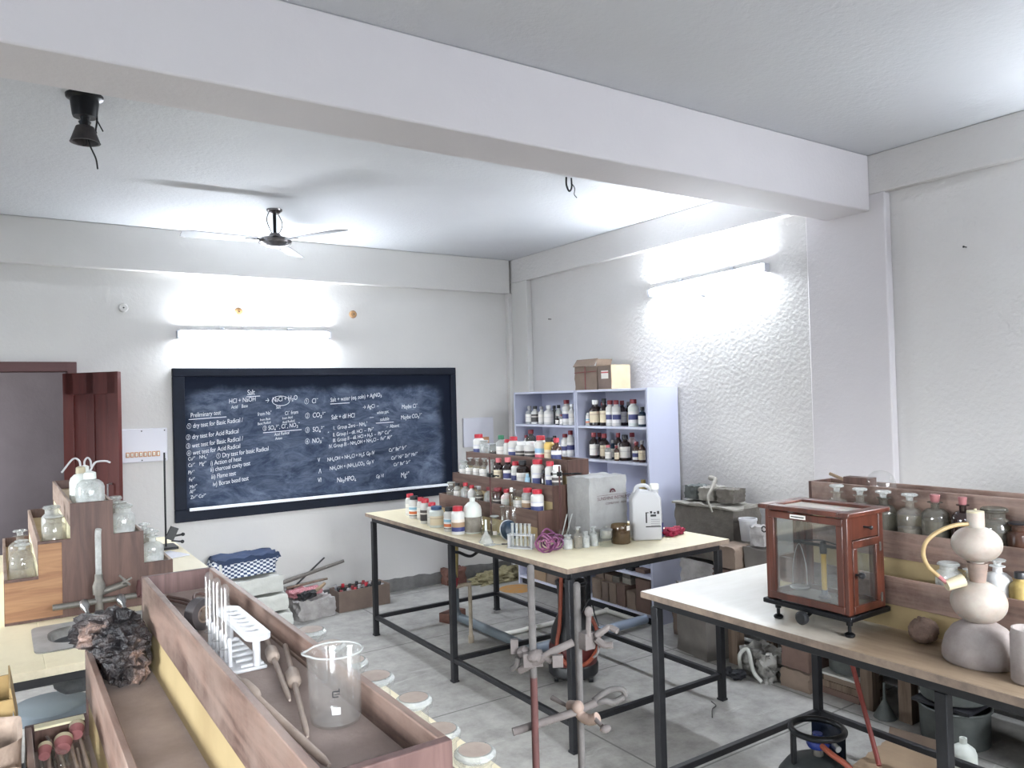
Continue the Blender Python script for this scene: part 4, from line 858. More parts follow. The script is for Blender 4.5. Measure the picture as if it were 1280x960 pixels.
brow([(743, 'dark bottle with maroon cap', RG, .21, .08, 'amber', 'maroon_cap', 'tag_white'), (750, 'dark bottle with red cap', RG, .205, .06, 'amber', 'maroon_cap', 'tag_cream', 4.17), (756, 'dark bottle with cream tag', RG, .205, .085, 'amber', 'maroon_cap', 'tag_cream'), (760.5, 'small pink capped bottle', TL, .12, .055, 'glass_cloudy', 'pink_cap', 'tag_white', 4.03), (767, 'teal dark bottle', RG, .155, .07, 'teal_dark', 'grey_cap', 'tag_white', 4.12), (773.5, 'tall dark bottle with maroon cap', TL, .215, .055, 'amber', 'maroon_cap', 'tag_white'), (771, 'small brown bottle', TL, .12, .038, 'amber_brown', 'maroon_cap', 'tag_cream', 4.025), (782, 'large black bottle', RG, .2, .096, 'amber', 'black_cap', 'tag_white'), (791, 'pale bottle with maroon cap', TL, .215, .064, 'jar_pinkish', 'maroon_cap', None, 4.17), (796, 'brown bottle with white blue tag', RG, .155, .062, 'amber_brown', 'maroon_cap', 'tag_bluemid', 4.06), (803, 'small brown bottle with cream tag', RG, .165, .056, 'amber_brown', 'grey_cap', 'tag_cream', 4.06)],
 S2, 575, 'from divider, second shelf, bay under cartons', 'bottles on the second shelf of the nearer bay')
brow([(658.5, 'white bottle with maroon cap', RG, .165, .06, 'jar_white', 'maroon_cap', None), (664.5, 'round grey bottle with maroon cap', RG, .215, .1, 'glass_grey', 'maroon_cap', None), (694, 'dark bottle', RG, .17, .06, 'amber', 'black_cap', None), (707, 'blue tagged white bottle', TL, .19, .07, 'jar_white', 'maroon_cap', 'tag_bluemid'), (714, 'tall white bottle with maroon cap', TL, .22, .066, 'jar_white', 'maroon_cap', 'tag_bluemid')],
 S2, 575, 'from the corner, second shelf, corner bay', 'bottles on the second shelf of the corner bay')
p = at(797, 600, x=4.08); bottle('yellow green bottle on the third shelf behind the cloth cover', (4.08, 4.33, .9205), RG, .15, .07, 'powder_ochre', 'powder_ochre', None)
for k, (y, w_, h, c, d) in enumerate(((4.36, .10, .03, 'card_red', .07), (4.48, .08, .05, 'dark_clutter', .08), (4.6, .12, .025, 'card_grey', .1))):
    o = obj('small_box', MB().box((0, 0, h/2), (d, w_, h)), c, bevel=.003); o.location = (4.08, y, .3605)
    tag(o, ('little red brown box lying on the low bookcase shelf', 'small black box lying on the low bookcase shelf', 'flat grey box lying on the low bookcase shelf')[k], 'box')
def carton(label, c, d, mat, rz=0, flaps=False, tape=None, group=None, amp=.004, name='carton', cat='carton', open_=False, seed=1):
    """cardboard box; c: centre of its base"""
    t = thing(name, label, cat, c, rz, group)
    if open_:
        w = .005; m = MB().bb(-d[0]/2, d[0]/2, -d[1]/2, d[1]/2, 0, w)
        m.bb(-d[0]/2, -d[0]/2+w, -d[1]/2, d[1]/2, w, d[2]).bb(d[0]/2-w, d[0]/2, -d[1]/2, d[1]/2, w, d[2]).bb(-d[0]/2+w, d[0]/2-w, -d[1]/2, -d[1]/2+w, w, d[2]).bb(-d[0]/2+w, d[0]/2-w, d[1]/2-w, d[1]/2, w, d[2])
        obj('body', m, mat, t)
    else: obj('body', MB().crumple_box((0, 0, d[2]/2), d, amp, 5, seed), mat, t, angle=60)
    if flaps:
        obj('flap', MB().box((-d[0]/2-.0, 0, d[2]+.03), (.004, d[1]*.96, .075), ry=R_(flaps)), mat, t)
        obj('flap', MB().box((0, -d[1]/2+.004, d[2]+.026), (d[0]*.94, .004, .06), rx=R_(18)), mat, t)
    if tape: obj('tape', MB().bb(-d[0]/2-.004, -d[0]/2-.001, -.014, .014, .01, d[2]-.002).bb(-d[0]/2+.01, d[0]/2-.01, -.012, .012, d[2], d[2]+.003), tape, t)
    return t
# cartons on the bookcase
y0 = at(765, 486, x=4.05).y; y1 = y0+.175
t = carton('brown carton with open flap and red string on top of the bookcase', (4.14, y1+.155, 1.7705), (.17, .285, .195), 'card', 0, 38, None, None, .003)
obj('string', MB().tube([(-.091, 0, .005), (-.092, 0, .1), (-.091, 0, .195)], .003, 6).tube([(-.092, -.14, .15), (-.092, .14, .145)], .0025, 6), 'maroon_cap', t)
t = carton('pale carton with a white sticker on top of the bookcase', (4.15, y0+.085, 1.7705), (.2, .165, .195), 'card_pale', 0, False, None, None, .002)
obj('side_face', MB().bb(-.1045, -.102, -.081, .081, .004, .191), 'card_dark', t); obj('sticker', MB().bb(-.106, -.1046, -.05, .035, .085, .15), 'tag_sticker', t)
# brown boxes on the lowest shelf
yb = 4.215; specs = [(.17, .25, 'card_red'), (.105, .135, 'card'), (.115, .17, 'card_red'), (.09, .155, 'card'), (.09, .15, 'card_dark'), (.12, .16, 'card')]
names_ = ('tall brown box at the near end of the lowest bookcase shelf', 'small box with torn white corner beside the tall brown box', 'leaning brown box third from the near end of the lowest shelf', 'narrow brown box fourth along the lowest shelf', 'dark narrow box fifth along the lowest shelf', 'brown box against the divider on the lowest shelf')
for k, (w_, h, c) in enumerate(specs):
    carton(names_[k], (4.10, yb+w_/2, .0755), (.17, w_-.012, h), c, R_((0, 2, -3, 2, 0, 0)[k]), False, None, 'boxes on the lowest bookcase shelf', .002, 'box', 'box', False, k)
    yb += w_
ystk = ((4.47, .2105, .10, .045, 'wrap'), (4.47, .2565, .11, .035, 'card_grey'), (4.60, .2465, .11, .05, 'wrap_dark'), (4.72, .2265, .10, .055, 'card'), (4.80, .2365, .15, .08, 'card_dark'))
for k, (y, z, w_, h, c) in enumerate(ystk):
    if k == 1: y = 4.47
    zz = (.2455, .2915, .2315, .2265, .2365)[k]
    carton(('grey packet lying on the leaning brown box', 'flat grey card packet topmost above the leaning box', 'dark packet lying over the narrow brown box', 'brown packet lying over the dark narrow box', 'dark brown box topmost beside the divider')[k], (4.13, (4.525, 4.525, 4.65, 4.74, 4.85)[k], zz), (.15, (.1, .09, .08, .085, .1)[k], (.044, .035, .05, .055, .08)[k]), c, 0, False, None, 'packets piled on the lowest bookcase shelf', .002, 'packet', 'packet', False, k+9)
yb = 5.07
for k, (w_, h, c) in enumerate(((.22, .2, 'card_kraft'), (.25, .21, 'card'), (.26, .19, 'card_kraft'))):
    carton(('brown carton nearest the divider in the low corner bay', 'middle brown carton in the low corner bay', 'brown carton nearest the corner in the low corner bay')[k].replace('nearest', 'next to'), (4.12, yb+w_/2, .0755), (.2, w_-.012, h), c, 0, False, None, 'cartons on the lowest shelf of the corner bay', .002, 'carton', 'carton', False, k+20); yb += w_
# ------------------------------------------------------------------ parcels and boxes along the side wall
def solid(name, label, cat, mb, mat, loc, rz=0, group=None, angle=60, kind=None):
    o = obj(name, mb, mat, angle=angle); o.location = loc; o.rotation_euler = (0, 0, rz); return tag(o, label, cat, group, kind)
carton('low brown carton on the floor between bookcase and box stack', (4.14, 3.78, 0), (.28, .4, .30), 'card_dark', R_(-2), False, None, None, .006)
t = carton('flattened pale carton lying on the low brown carton', (4.12, 3.85, .306), (.26, .28, .05), 'card_pale', R_(6), False, None, None, .006)
solid('sack', 'slumped grey sack squeezed beneath the wrapped parcel', 'sack', MB().crumple_box((0, 0, .095), (.26, .40, .18), .009, 9, 6, .02), 'sack_grey', (4.14, 3.70, .372))
t = thing('wrapped_parcel', 'large grey brown wrapped carton beside the bookcase with bundles on top', 'parcel', (4.13, 3.66, .585))
obj('wrapping', MB().crumple_box((0, 0, .18), (.27, .52, .36), .007, 10, 2, .0), 'wrap_dark', t, angle=60)
obj('fold', MB().crumple_box((-.01, 0, .365), (.29, .54, .012), .01, 8, 8), 'wrap', t, angle=70)
for k, (y, r, l, c) in enumerate(((3.83, .045, .15, 'galv'), (3.69, .045, .17, 'wrap'), (3.53, .045, .18, 'wrap_dark'))):
    solid('bundle', ('grey bundle at the bookcase end on the wrapped parcel', 'middle wrapped bundle on the large parcel', 'dark bundle on the near end of the wrapped parcel')[k], 'bundle', MB().crumple_box((0, 0, r), (.15, l*.72, 2*r), .006, 7, 11+k), c, (4.13, y, .976), R_(5*k))
solid('rag', 'pale rag draped over the bundles and hanging down the parcel front', 'cloth', MB().tube([(.05, .12, .135), (.0, .05, .14), (-.05, -.01, .135), (-.12, -.04, .09), (-.175, -.05, .03), (-.18, -.09, -.06)], .02, 8, 5, taper=(1, .3)), 'wrap', (4.12, 3.62, .985))
carton('upper brown carton in the stack behind the balance bench', (3.89, 3.322, .612), (.18, .175, .135), 'card', R_(0), False, None, 'stacked cartons by the side wall', .006)
carton('lower brown carton in the stack behind the balance bench', (3.89, 3.322, .4665), (.19, .175, .135), 'card_red', R_(0), False, None, 'stacked cartons by the side wall', .006)
carton('grey brown carton holding up the white box behind the balance case', (4.03, 3.08, .4665), (.32, .28, .285), 'card_grey', 0, False, None, None, .008)
t = carton('pale crumpled box on the grey brown carton, beside the white tub', (3.93, at(949, 680, x=3.93).y-.012, .765), (.10, .095, .12), 'sack_grey', R_(14), False, None, None, .008)
t = thing('white_tub', 'white plastic tub with rim on the grey brown carton', 'tub', (4.02, at(935.5, 672, x=4.02).y, .7605)); obj('body', MB().lathe([(0, 0), (.045, 0), (.056, .125), (.06, .13), (.06, .142), (.052, .142), (.044, .01), (0, .01)]), 'white_plastic', t)
t = carton('tall grey carton with dark printing standing in front of the stack', (3.85, 3.57, 0), (.17, .31, .455), 'card_grey', R_(-9), False, None, None, .006)
m = MB(); text_bm('BENZACOPP', .05, Matrix.Translation((-.0925, .115, .34)) @ FACE_X @ Matrix.Diagonal((.85, 1, 1, 1)), mb=m); m.bb(-.093, -.0922, -.12, .12, .315, .323)
obj('printing', m, 'printing_black', t, smooth=False)
# low timber shelf along the wall, with clutter under the bench
t = thing('low_shelf', 'low timber shelf on square posts along the side wall', 'shelf', (3.88, 2.4, 0))
for y in (.91, .01, -.2, -1.2): obj('post', MB().bb(-.035, .035, y-.035, y+.035, 0, .44), 'rough_timber', t, bevel=.003)
for y in (.91, -1.2): obj('back_post', MB().bb(.33, .37, y-.03, y+.03, 0, .44), 'rough_timber', t, bevel=.003)
obj('shelf_board', MB().bb(-.05, .38, -1.3, .97, .44, .465), 'rough_timber', t, bevel=.003)
obj('back_board', MB().bb(.375, .39, -1.3, .97, .06, .44), 'navy_box', t)
obj('rail', MB().cyl((.34, -1.3, .24), (.34, .9, .24), .03, n=14), 'galv', t); obj('rail', MB().cyl((.33, -1.3, .13), (.33, .9, .13), .014, n=12), 'galv', t)
t = thing('poly_sack', 'torn pale plastic sack lying open under the low shelf', 'sack', (3.80, 3.06, 0), R_(-8))
obj('sheet', MB().crumple_box((.03, 0, .085), (.17, .22, .17), .016, 9, 31, .03), 'poly_bag', t, angle=70)
obj('opening', MB().tube([(-.07, .10, .02), (-.10, .07, .13), (-.08, .02, .17), (-.09, -.03, .06), (-.08, -.09, .012)], .012, 8, 5), 'sack_white', t)
solid('debris', 'small dark crumpled scraps in front of the plastic sack', 'scraps', MB().ball((0, 0, .03), (.05, .04, .03), 3, .5, 3, 3, 0).ball((.0, .07, .025), (.03, .035, .025), 3, .5, 3, 8, 0), 'dark_clutter', (3.66, 3.12, 0.0))
carton('brown carton under the low shelf, upper of the pair', (3.90, 2.82, .115), (.2, .18, .165), 'card_red', 0, False, None, 'carton pair under the low shelf', .005)
carton('brown carton on the floor, lower of the pair by the plastic sack', (3.90, 2.82, 0), (.22, .19, .105), 'card', 0, False, None, 'carton pair under the low shelf', .005)
carton('pale grey box standing on the carton pair under the shelf', (3.92, 2.80, .29), (.13, .13, .12), 'wrap', 0, False, None, None, .003, 'box', 'box')
def tub(label, c, r, h, full=None):
    t = thing('metal_tub', label, 'tub', c, 0, 'round metal tubs under the bench')
    obj('wall', MB().lathe([(0, 0), (r*.94, 0), (r*.97, .006), (r, h-.006), (r+.008, h-.004), (r+.008, h), (r-.004, h), (r*.95, .012), (0, .01)], n=36), 'galv', t)
    obj('rim', MB().tube([((r+.004)*math.cos(a*math.pi/18), (r+.004)*math.sin(a*math.pi/18), h) for a in range(36)], .006, 8, closed=True), 'galv', t)
    return t
for k in range(3):
    solid('plank', ('lowest plank beneath the metal tub', 'middle plank beneath the metal tub', 'top plank beneath the metal tub')[k], 'plank', MB().box((0, 0, .018), (.25-.01*k, .24-.01*k, .036)), ('card_red', 'rough_timber', 'card')[k], (4.0, 2.585, .0005+.0375*k), R_(2*k-2), 'planks under the metal tub', 35)
solid('cloth', 'pale rag folded over the planks under the tub', 'cloth', MB().crumple_box((0, 0, .006), (.27, .24, .010), .003, 8, 3), 'sack_white', (3.99, 2.585, .1165))
tub('round metal tub full of scrap standing on the stacked planks', (3.985, 2.585, .136), .12, .15)
solid('scrap_heap', 'dark scrap heaped inside the metal tub on the planks', 'scrap', MB().ball((0, 0, .07), (.078, .078, .06), 4, .25, 4, 4, 0).tube([(-.05, -.05, .11), (0, -.02, .14), (.06, .02, .12)], .012, 8, 4), 'card_dark', (3.985, 2.585, .1475))
tub('lower round metal tub on the floor past the bench leg', (3.86, 1.96, 0), .155, .17)
tub('upper round metal tub stacked past the bench leg', (3.87, 1.965, .2025), .15, .2)
solid('spacer_board', 'dark board lying across the lower metal tub', 'board', MB().crumple_box((0, 0, .009), (.27, .27, .014), .0015, 6, 3), 'dark_clutter', (3.865, 1.965, .178))
tub('round metal tub deeper under the bench end', (3.86, 1.45, 0), .15, .22)
p = at(1103, 888, z=0); t = thing('metal_funnel', 'grey metal funnel standing mouth down between the timber posts', 'funnel', (3.83, 2.30, 0)); obj('cone', MB().lathe([(.055, 0), (.057, .004), (.01, .09), (.007, .1)]), 'galv', t); obj('stem', MB().lathe([(.008, .09), (.006, .18), (.004, .182)]), 'galv', t)
# ------------------------------------------------------------------ under the central bench
t = thing('drain_pipe', 'blue grey plastic drain pipe on the floor under the central bench', 'pipe', (2.93, 4.22, 0))
obj('pipe', MB().tube([(-.03, .98, .30), (-.03, .98, .12), (-.02, .95, .06), (0, .9, .045), (0, .06, .045)], .033, 14, 2), 'pvc_grey', t); obj('pipe', MB().tube([(0, .06, .045), (.01, .01, .045), (.06, 0, .045), (1.03, 0, .06)], .033, 14, 2), 'pvc_blue', t)
obj('elbow', MB().ball((0, .03, .045), .045, 3), 'pvc_grey', t); obj('hose', MB().tube([(-.03, .98, .30), (-.01, .985, .5), (.0, .99, .84)], .02, 10, 5), 'hose_yellow', t)
solid('brick', 'red brick on the floor under the pipe elbow', 'brick', MB().box((0, 0, .035), (.2, .1, .07)), 'brick_red', (2.93, 5.30, 0), R_(20), None, 35)
t = thing('white_pipe', 'thin white plastic pipe running along the floor in front of the bookcase', 'pipe', (2.99, 4.62, 0))
obj('pipe', MB().tube([(0, .06, .02), (.985, .06, .02)], .018, 12), 'pvc_white', t); obj('pipe', MB().tube([(.985, .06, .02), (.985, -.32, .02)], .018, 12), 'pvc_white', t); obj('elbow', MB().ball((.985, .06, .02), .024, 3), 'pvc_white', t)
p = at(589, 803, z=0); t = thing('stand_pipe', 'beige water pipe with red tap rising from the floor', 'pipe', (p.x, p.y, 0))
obj('pipe', MB().tube([(0, 0, .0), (0, 0, .38), (-.01, .005, .405), (-.03, .015, .41), (-.10, .06, .39)], .014, 12, 3), 'pvc_beige', t); obj('foot', MB().cyl((0, 0, 0), (0, 0, .05), .021, n=14), 'pvc_beige', t)
obj('tap', MB().cyl((-.085, .05, .395), (-.085, .05, .46), .016, n=12).box((-.085, .05, .45), (.05, .012, .014)), 'maroon_cap', t)
obj('hose', MB().tube([(-.085, .05, .45), (-.10, .08, .62), (-.02, .12, .62), (.12, .16, .57), (.26, .2, .66), (.2, .22, .83)], .011, 10, 8), 'hose_black', t)
vx, vy = 2.90, 3.74
t = thing('drum_blower', 'dark red and black drum machine with orange hose under the bench', 'machine', (vx, vy, 0), R_(-30))
obj('base', MB().lathe([(0, .035), (.14, .035), (.152, .05), (.152, .1), (.145, .11), (0, .11)], n=32), 'black_plastic', t)
obj('drum', MB().lathe([(0, .1), (.142, .1), (.147, .12), (.147, .2), (.14, .23), (0, .23)], n=32), 'drum_red', t)
obj('upper_body', MB().lathe([(0, .22), (.135, .22), (.13, .3), (.1, .37), (.085, .4), (.085, .53), (0, .53)], n=32), 'black_plastic', t)
obj('bucket', MB().lathe([(.08, .42), (.09, .57), (.1, .58), (.1, .595), (.086, .595), (.076, .45)], n=28), 'black_plastic', t)
d_ = obj('gauge', MB().lathe([(0, 0), (.027, 0), (.027, .012), (.022, .014), (0, .014)], c=(.055, -.118, .29), axis=(.4, -.9, .1), n=20), 'dial_white', t)
obj('needle', MB().box((.062, -.134, .292), (.02, .003, .004), ry=R_(30)), 'printing_black', d_)
for a in (200, 320, 80):
    obj('caster', MB().cyl((.12*math.cos(R_(a))-.012, .12*math.sin(R_(a)), .022), (.12*math.cos(R_(a))+.012, .12*math.sin(R_(a)), .022), .022, n=14), 'black_plastic', t)
obj('hose', MB().tube([(-.06, -.07, .80), (-.075, -.08, .55), (-.09, -.10, .36), (-.11, -.12, .22), (-.04, -.16, .13), (.07, -.155, .15), (.15, -.08, .24), (.12, -.03, .36), (.07, -.04, .42)], .012, 10, 7), 'hose_orange', t)
obj('cable', MB().tube([(.05, -.08, .42), (.1, -.09, .5), (.13, -.06, .4), (.15, -.07, .33)], .004, 8, 6), 'black_plastic', t)
solid('straw_litter', 'yellow straw litter swept against the wall below the notice panel', 'litter', MB().ball((0, 0, .015), (.30, .13, .08), 4, .55, 5, 2, 0).ball((.28, .03, .01), (.2, .1, .07), 4, .6, 5, 6, 0), 'straw', (3.95, 6.17, 0), 0, None, 80, 'stuff')
solid('brick', 'broken red brick lying on the straw by the wall', 'brick', MB().crumple_box((0, 0, .07), (.2, .12, .14), .012, 5, 2), 'brick_red', (3.52, 6.33, 0))
solid('rust_patch', 'flat orange rust stain on the floor near the bookcase', 'stain', MB().lathe([(0, .003), (.12, .002), (.16, 0)], n=20), 'rust_stain', (3.86, 5.78, 0), 0, None, 60)
solid('wire', 'thin bent wire lying on the floor beside the bench leg', 'wire', MB().tube([(-.06, -.06, .004), (.02, .01, .004), (.07, .03, .005), (.08, .07, .012)], .003, 6, 5), 'dusty_metal', (3.18, 2.9, 0))
# ------------------------------------------------------------------ gas cylinder and hoses by the balance bench
t = thing('gas_cylinder', 'dark green gas cylinder with round carrying ring beneath the balance bench', 'gas cylinder', (2.49, 1.76, 0))
obj('body', MB().lathe([(0, .03), (.1, .03), (.14, .06), (.15, .1), (.15, .27), (.142, .31), (.112, .35), (.06, .376), (0, .384)], n=40), 'gas_green', t)
obj('foot_ring', MB().lathe([(.11, 0), (.118, 0), (.118, .06), (.11, .06)], n=32), 'gas_green', t)
obj('carrying_ring', MB().tube([(.0925*math.cos(a*math.pi/18), .0925*math.sin(a*math.pi/18), .476) for a in range(36)], .0115, 12, closed=True), 'black_metal', t)
obj('stay', MB().box((.0925*math.cos(R_(150)), .0925*math.sin(R_(150)), .415), (.016, .024, .125), rz=R_(150)), 'black_metal', t, bevel=.003)
obj('guard', MB().arc(.0895, .352, .474, R_(-58), R_(48), 14, th=.005), 'navy_paint', t)
vv = obj('valve', MB().lathe([(0, .375), (.018, .375), (.018, .40), (.012, .415), (0, .415)]), 'old_brass', t)
obj('regulator', MB().lathe([(0, .408), (.036, .412), (.042, .425), (.04, .438), (.02, .446), (0, .447)]).lathe([(0, .445), (.016, .446), (.018, .462), (0, .464)]), 'valve_blue', vv)
obj('outlet', MB().cyl((.03, -.045, .425), (.02, -.07, .42), .012, n=12), 'steel', vv)
obj('hose', MB().tube([(-.02, -.03, .43), (-.03, -.075, .42), (-.01, -.135, .385), (.03, -.17, .30), (.05, -.19, .15), (.06, -.21, .03), (.1, -.3, .0125)], .0105, 10, 7), 'hose_orange', t)
m = MB(); tx = MB(); text_bm('NP174', .042, Matrix.Identity(4), mb=tx)
for v in tx.b.verts:
    a = R_(-163)+(v.co.x-.045)/.13; q_ = max(0, min(1, v.co.y/.034)); rr_ = .1445-.031*q_; v.co = Vector((rr_*math.cos(a), rr_*math.sin(a), .3125+.0385*q_))
obj('lettering', tx, 'chalk', t, smooth=False)
t = thing('red_hose', 'thin red rubber hose hanging straight down from the balance bench', 'hose', (3.36, 2.05, 0))
obj('tube', MB().tube([tuple(at(1064, 826, y=2.12)-Vector((3.36, 2.05, 0))), tuple(at(1082, 893, y=2.09)-Vector((3.36, 2.05, 0))), tuple(at(1099, 957, z=.05)-Vector((3.36, 2.05, 0)))], .011, 10, 6), 'hose_red', t)
t = thing('flat_carton', 'flattened brown cardboard lying on the floor behind the gas cylinder', 'cardboard', (3.40, 1.95, 0), R_(8))
obj('sheet', MB().crumple_box((0, 0, .012), (.36, .32, .012), .006, 8, 3), 'card_kraft', t); obj('flap', MB().box((.185, 0, .045), (.004, .30, .075), ry=R_(25)), 'card', t); obj('flap', MB().prism([(.1, .01), (.2, .01), (.17, .09)], -.168, -.162, 'y'), 'card_pale', t)
p = at(1204, 965, z=.12); t = thing('wash_bottle', 'milky plastic bottle with open neck under the dusty bench', 'bottle', (2.98, 1.42, 0))
pb = at(1204, 925, z=.19); t.location = (pb.x, pb.y, 0)
obj('body', MB().lathe([(0, 0), (.048, 0), (.052, .006), (.052, .135), (.045, .155), (.025, .17), (.015, .176), (.015, .2), (.011, .2), (.011, .17)]), 'milky_plastic', t)
# ------------------------------------------------------------------ clutter by the front wall
t = carton('low open carton packed with small capped bottles by the front wall', (2.52, 6.16, 0), (.46, .2, .17), 'card_dark', R_(2), False, None, None, .004, 'carton', 'carton', True)
k = 0
for i in range(7):
    for j in range(3):
        x, y = 2.33+.062*i, 6.10+.06*j
        bottle(f'little bottle packed in the low carton, row {ORD[j]} from the front, {ORD[i]} along', (x, y+.0022*i-.0066, .0062), TL, .175+rnd.uniform(-.01, .015), .043, 'amber' if (i+j) % 2 else 'glass_cloudy', ('maroon_cap', 'black_cap', 'grey_cap', 'black_cap', 'red_cap')[(i*2+j) % 5], None, None, .5, 'bottles packed in the low carton')
solid('sack', 'grey paper sack leaning on the low carton with a brush on it', 'sack', MB().crumple_box((0, 0, .075), (.30, .22, .15), .010, 9, 12, .03), 'sack_grey', (2.09, 6.13, 0), R_(6))
t = thing('brush', 'black bristled brush with tan handle lying on the grey sack', 'brush', (2.08, 6.06, .172), R_(32))
obj('bristle_head', MB().crumple_box((-.07, 0, .025), (.16, .055, .05), .008, 6, 2), 'black_plastic', t); obj('handle', MB().tube([(0, 0, .03), (.09, 0, .05), (.15, 0, .07)], .018, 10, 4, taper=(1, .7)), 'card_kraft', t)
solid('net', 'folded red netting on the grey sack by the wall', 'net', MB().crumple_box((0, 0, .02), (.26, .14, .04), .012, 8, 5), 'red_net', (2.06, 6.21, .165), R_(8))
for k, (pa, pb2, r) in enumerate((((1.86, 6.31, .25), (2.45, 6.335, .36), .017), ((1.80, 6.385, .012), (2.30, 6.39, .40), .008), ((1.93, 6.26, .222), (2.28, 6.275, .245), .011))):
    o = obj('stick', MB().cyl((0, 0, 0), Vector(pb2)-Vector(pa), r, r*.8, 12), ('card_grey', 'black_plastic', 'rough_timber')[k]); o.location = pa; tag(o, ('thick pale stick lying over the carton by the front wall', 'thin black stick against the front wall', 'brown stick lying between the two other sticks')[k], 'stick', 'sticks by the front wall')
for k, (z, w_) in enumerate(((0, .50), (.136, .46), (.272, .42))):
    solid('sack', ('lowest folded white sack in the pile by the front wall', 'middle folded white sack in the pile by the front wall', 'topmost folded white sack in the pile by the front wall')[k], 'sack', MB().crumple_box((0, 0, .06), (.5, w_*.72, .12), .007, 9, 40+k, .02, 0, .03), 'sack_white', (1.62-.03*k, 6.10+.02*k, z), R_(-4+3*k), 'folded white sacks by the front wall')
t = thing('checked_bag', 'blue and white checked bag on top of the white sacks', 'bag', (1.57, 6.21, .402), R_(3))
obj('body', MB().crumple_box((0, 0, .06), (.46, .22, .12), .014, 9, 3, 0), 'plaid', t, angle=70); obj('flap', MB().crumple_box((.02, 0, .133), (.47, .25, .035), .012, 9, 7), 'navy_cloth', t, angle=70); obj('strap', MB().tube([(-.2, -.12, .12), (-.2, -.13, .06), (-.19, -.12, .01)], .012, 8, 4), 'sack_white', t)
# ------------------------------------------------------------------ far rack behind the sink
FX = .31
def wash(label, x, y, z, h, d, cap, spout, seed=0):
    t = thing('wash_bottle', label, 'wash bottle', (x, y, z), 0, 'squeeze wash bottles'); r = d/2
    obj('body', MB().lathe([(0, 0), (.94*r, 0), (r, .01), (r, .7*h), (.9*r, .82*h), (.6*r, .92*h), (.36*r, .95*h), (.36*r, h), (0, h)], n=28), 'glass_cloudy' if seed else 'milky_plastic', t)
    obj('contents', MB().lathe([(0, .004), (.9*r, .004), (.93*r, .012), (.93*r, .5*h), (0, .5*h)], n=24), 'liquid_pale', t)
    obj('cap', MB().lathe([(0, .96*h), (.44*r, .96*h), (.42*r, h+.02), (.2*r, h+.026), (0, h+.026)]), cap, t)
    obj('spout', MB().tube([(0, 0, h+.02)]+[tuple(Vector(p)+Vector((0, 0, h))) for p in spout], .0042, 8, 6), 'white_plastic', t)
p = at(79, 600, x=FX)
wash('cream capped wash bottle with spout bent toward the doorway on the high rack', FX-.008, 3.94, TOP, .14, .09, 'rubber_cream', [(-.005, 0, .05), (-.03, -.01, .06), (-.075, -.03, .005)])
wash('wash bottle with looped spout standing between the two others', FX+.018, 4.06, TOP, .135, .085, 'milky_plastic', [(0, 0, .045), (.012, 0, .06), (.024, 0, .045), (.026, 0, .015)], 1)
wash('broad cloudy wash bottle at the front edge of the high rack', FX+.004, 3.655, TOP, .135, .108, 'milky_plastic', [(.003, 0, .03), (.02, -.01, .062), (.055, -.02, .066), (.075, -.02, .058)], 2)
G3 = 'glass jars on the rack behind the sink'
def fj(label, x, y, z, kind, h, d, body='glass_bench', cap='glass_cloudy', fill=None, fh=.4): bottle(label, (x, y, z), kind, h, d, body, cap, None, fill, fh, G3)
t = thing('funnel', 'small glass funnel on the high rack behind the wash bottles', 'funnel', (FX+.03, 3.82, TOP)); obj('cone', MB().lathe([(.006, 0), (.006, .05), (.028, .09), (.03, .094), (.027, .09), (.005, .052)]), 'glass_cloudy', t)
fj('small glass bottle far back on the high rack', FX+.02, 4.3, TOP, ST, .1, .05)
fj('tall stoppered glass jar on the cream inner step facing the doorway', FX-.1255, 3.86, MID, WD, .15, .078, 'glass_cloudy')
fj('short glass jar in front of the tall one on the inner step', FX-.1255, 3.70, MID, WD, .125, .085, 'glass_dusty')
fj('square shouldered glass bottle on the lowest step by the orange board', FX-.238, 3.665, LOW, ST, .165, .092, 'glass_bench')
fj('glass bottle behind the square shouldered one on the lowest step', FX-.238, 3.80, LOW, ST, .16, .085, 'glass_dusty')
fj('round glass bottle far along the lowest doorway step', FX-.238, 4.05, LOW, ST, .17, .09, 'glass_dusty')
fj('large stoppered jar on the middle step facing the chalkboard', FX+.1255, 3.66, MID, WD, .15, .092, 'glass_cloudy', 'glass_cloudy', 'powder_white', .3)
fj('slim stoppered jar behind the large one on the middle step', FX+.1255, 3.80, MID, WD, .15, .075, 'glass_dusty')
fj('jar with glass lid farther along the middle step', FX+.1255, 3.93, MID, WD, .16, .07, 'glass_cloudy')
fj('stoppered jar on the lowest chalkboard side step, first in line', FX+.238, 3.655, LOW, ST, .16, .088, 'glass_cloudy', 'glass_cloudy', 'powder_white', .35)
fj('stoppered jar on the lowest chalkboard side step, second in line', FX+.238, 3.77, LOW, ST, .155, .08, 'glass_dusty')
fj('stoppered jar on the lowest chalkboard side step, third in line', FX+.238, 3.88, LOW, ST, .165, .08, 'glass_cloudy')
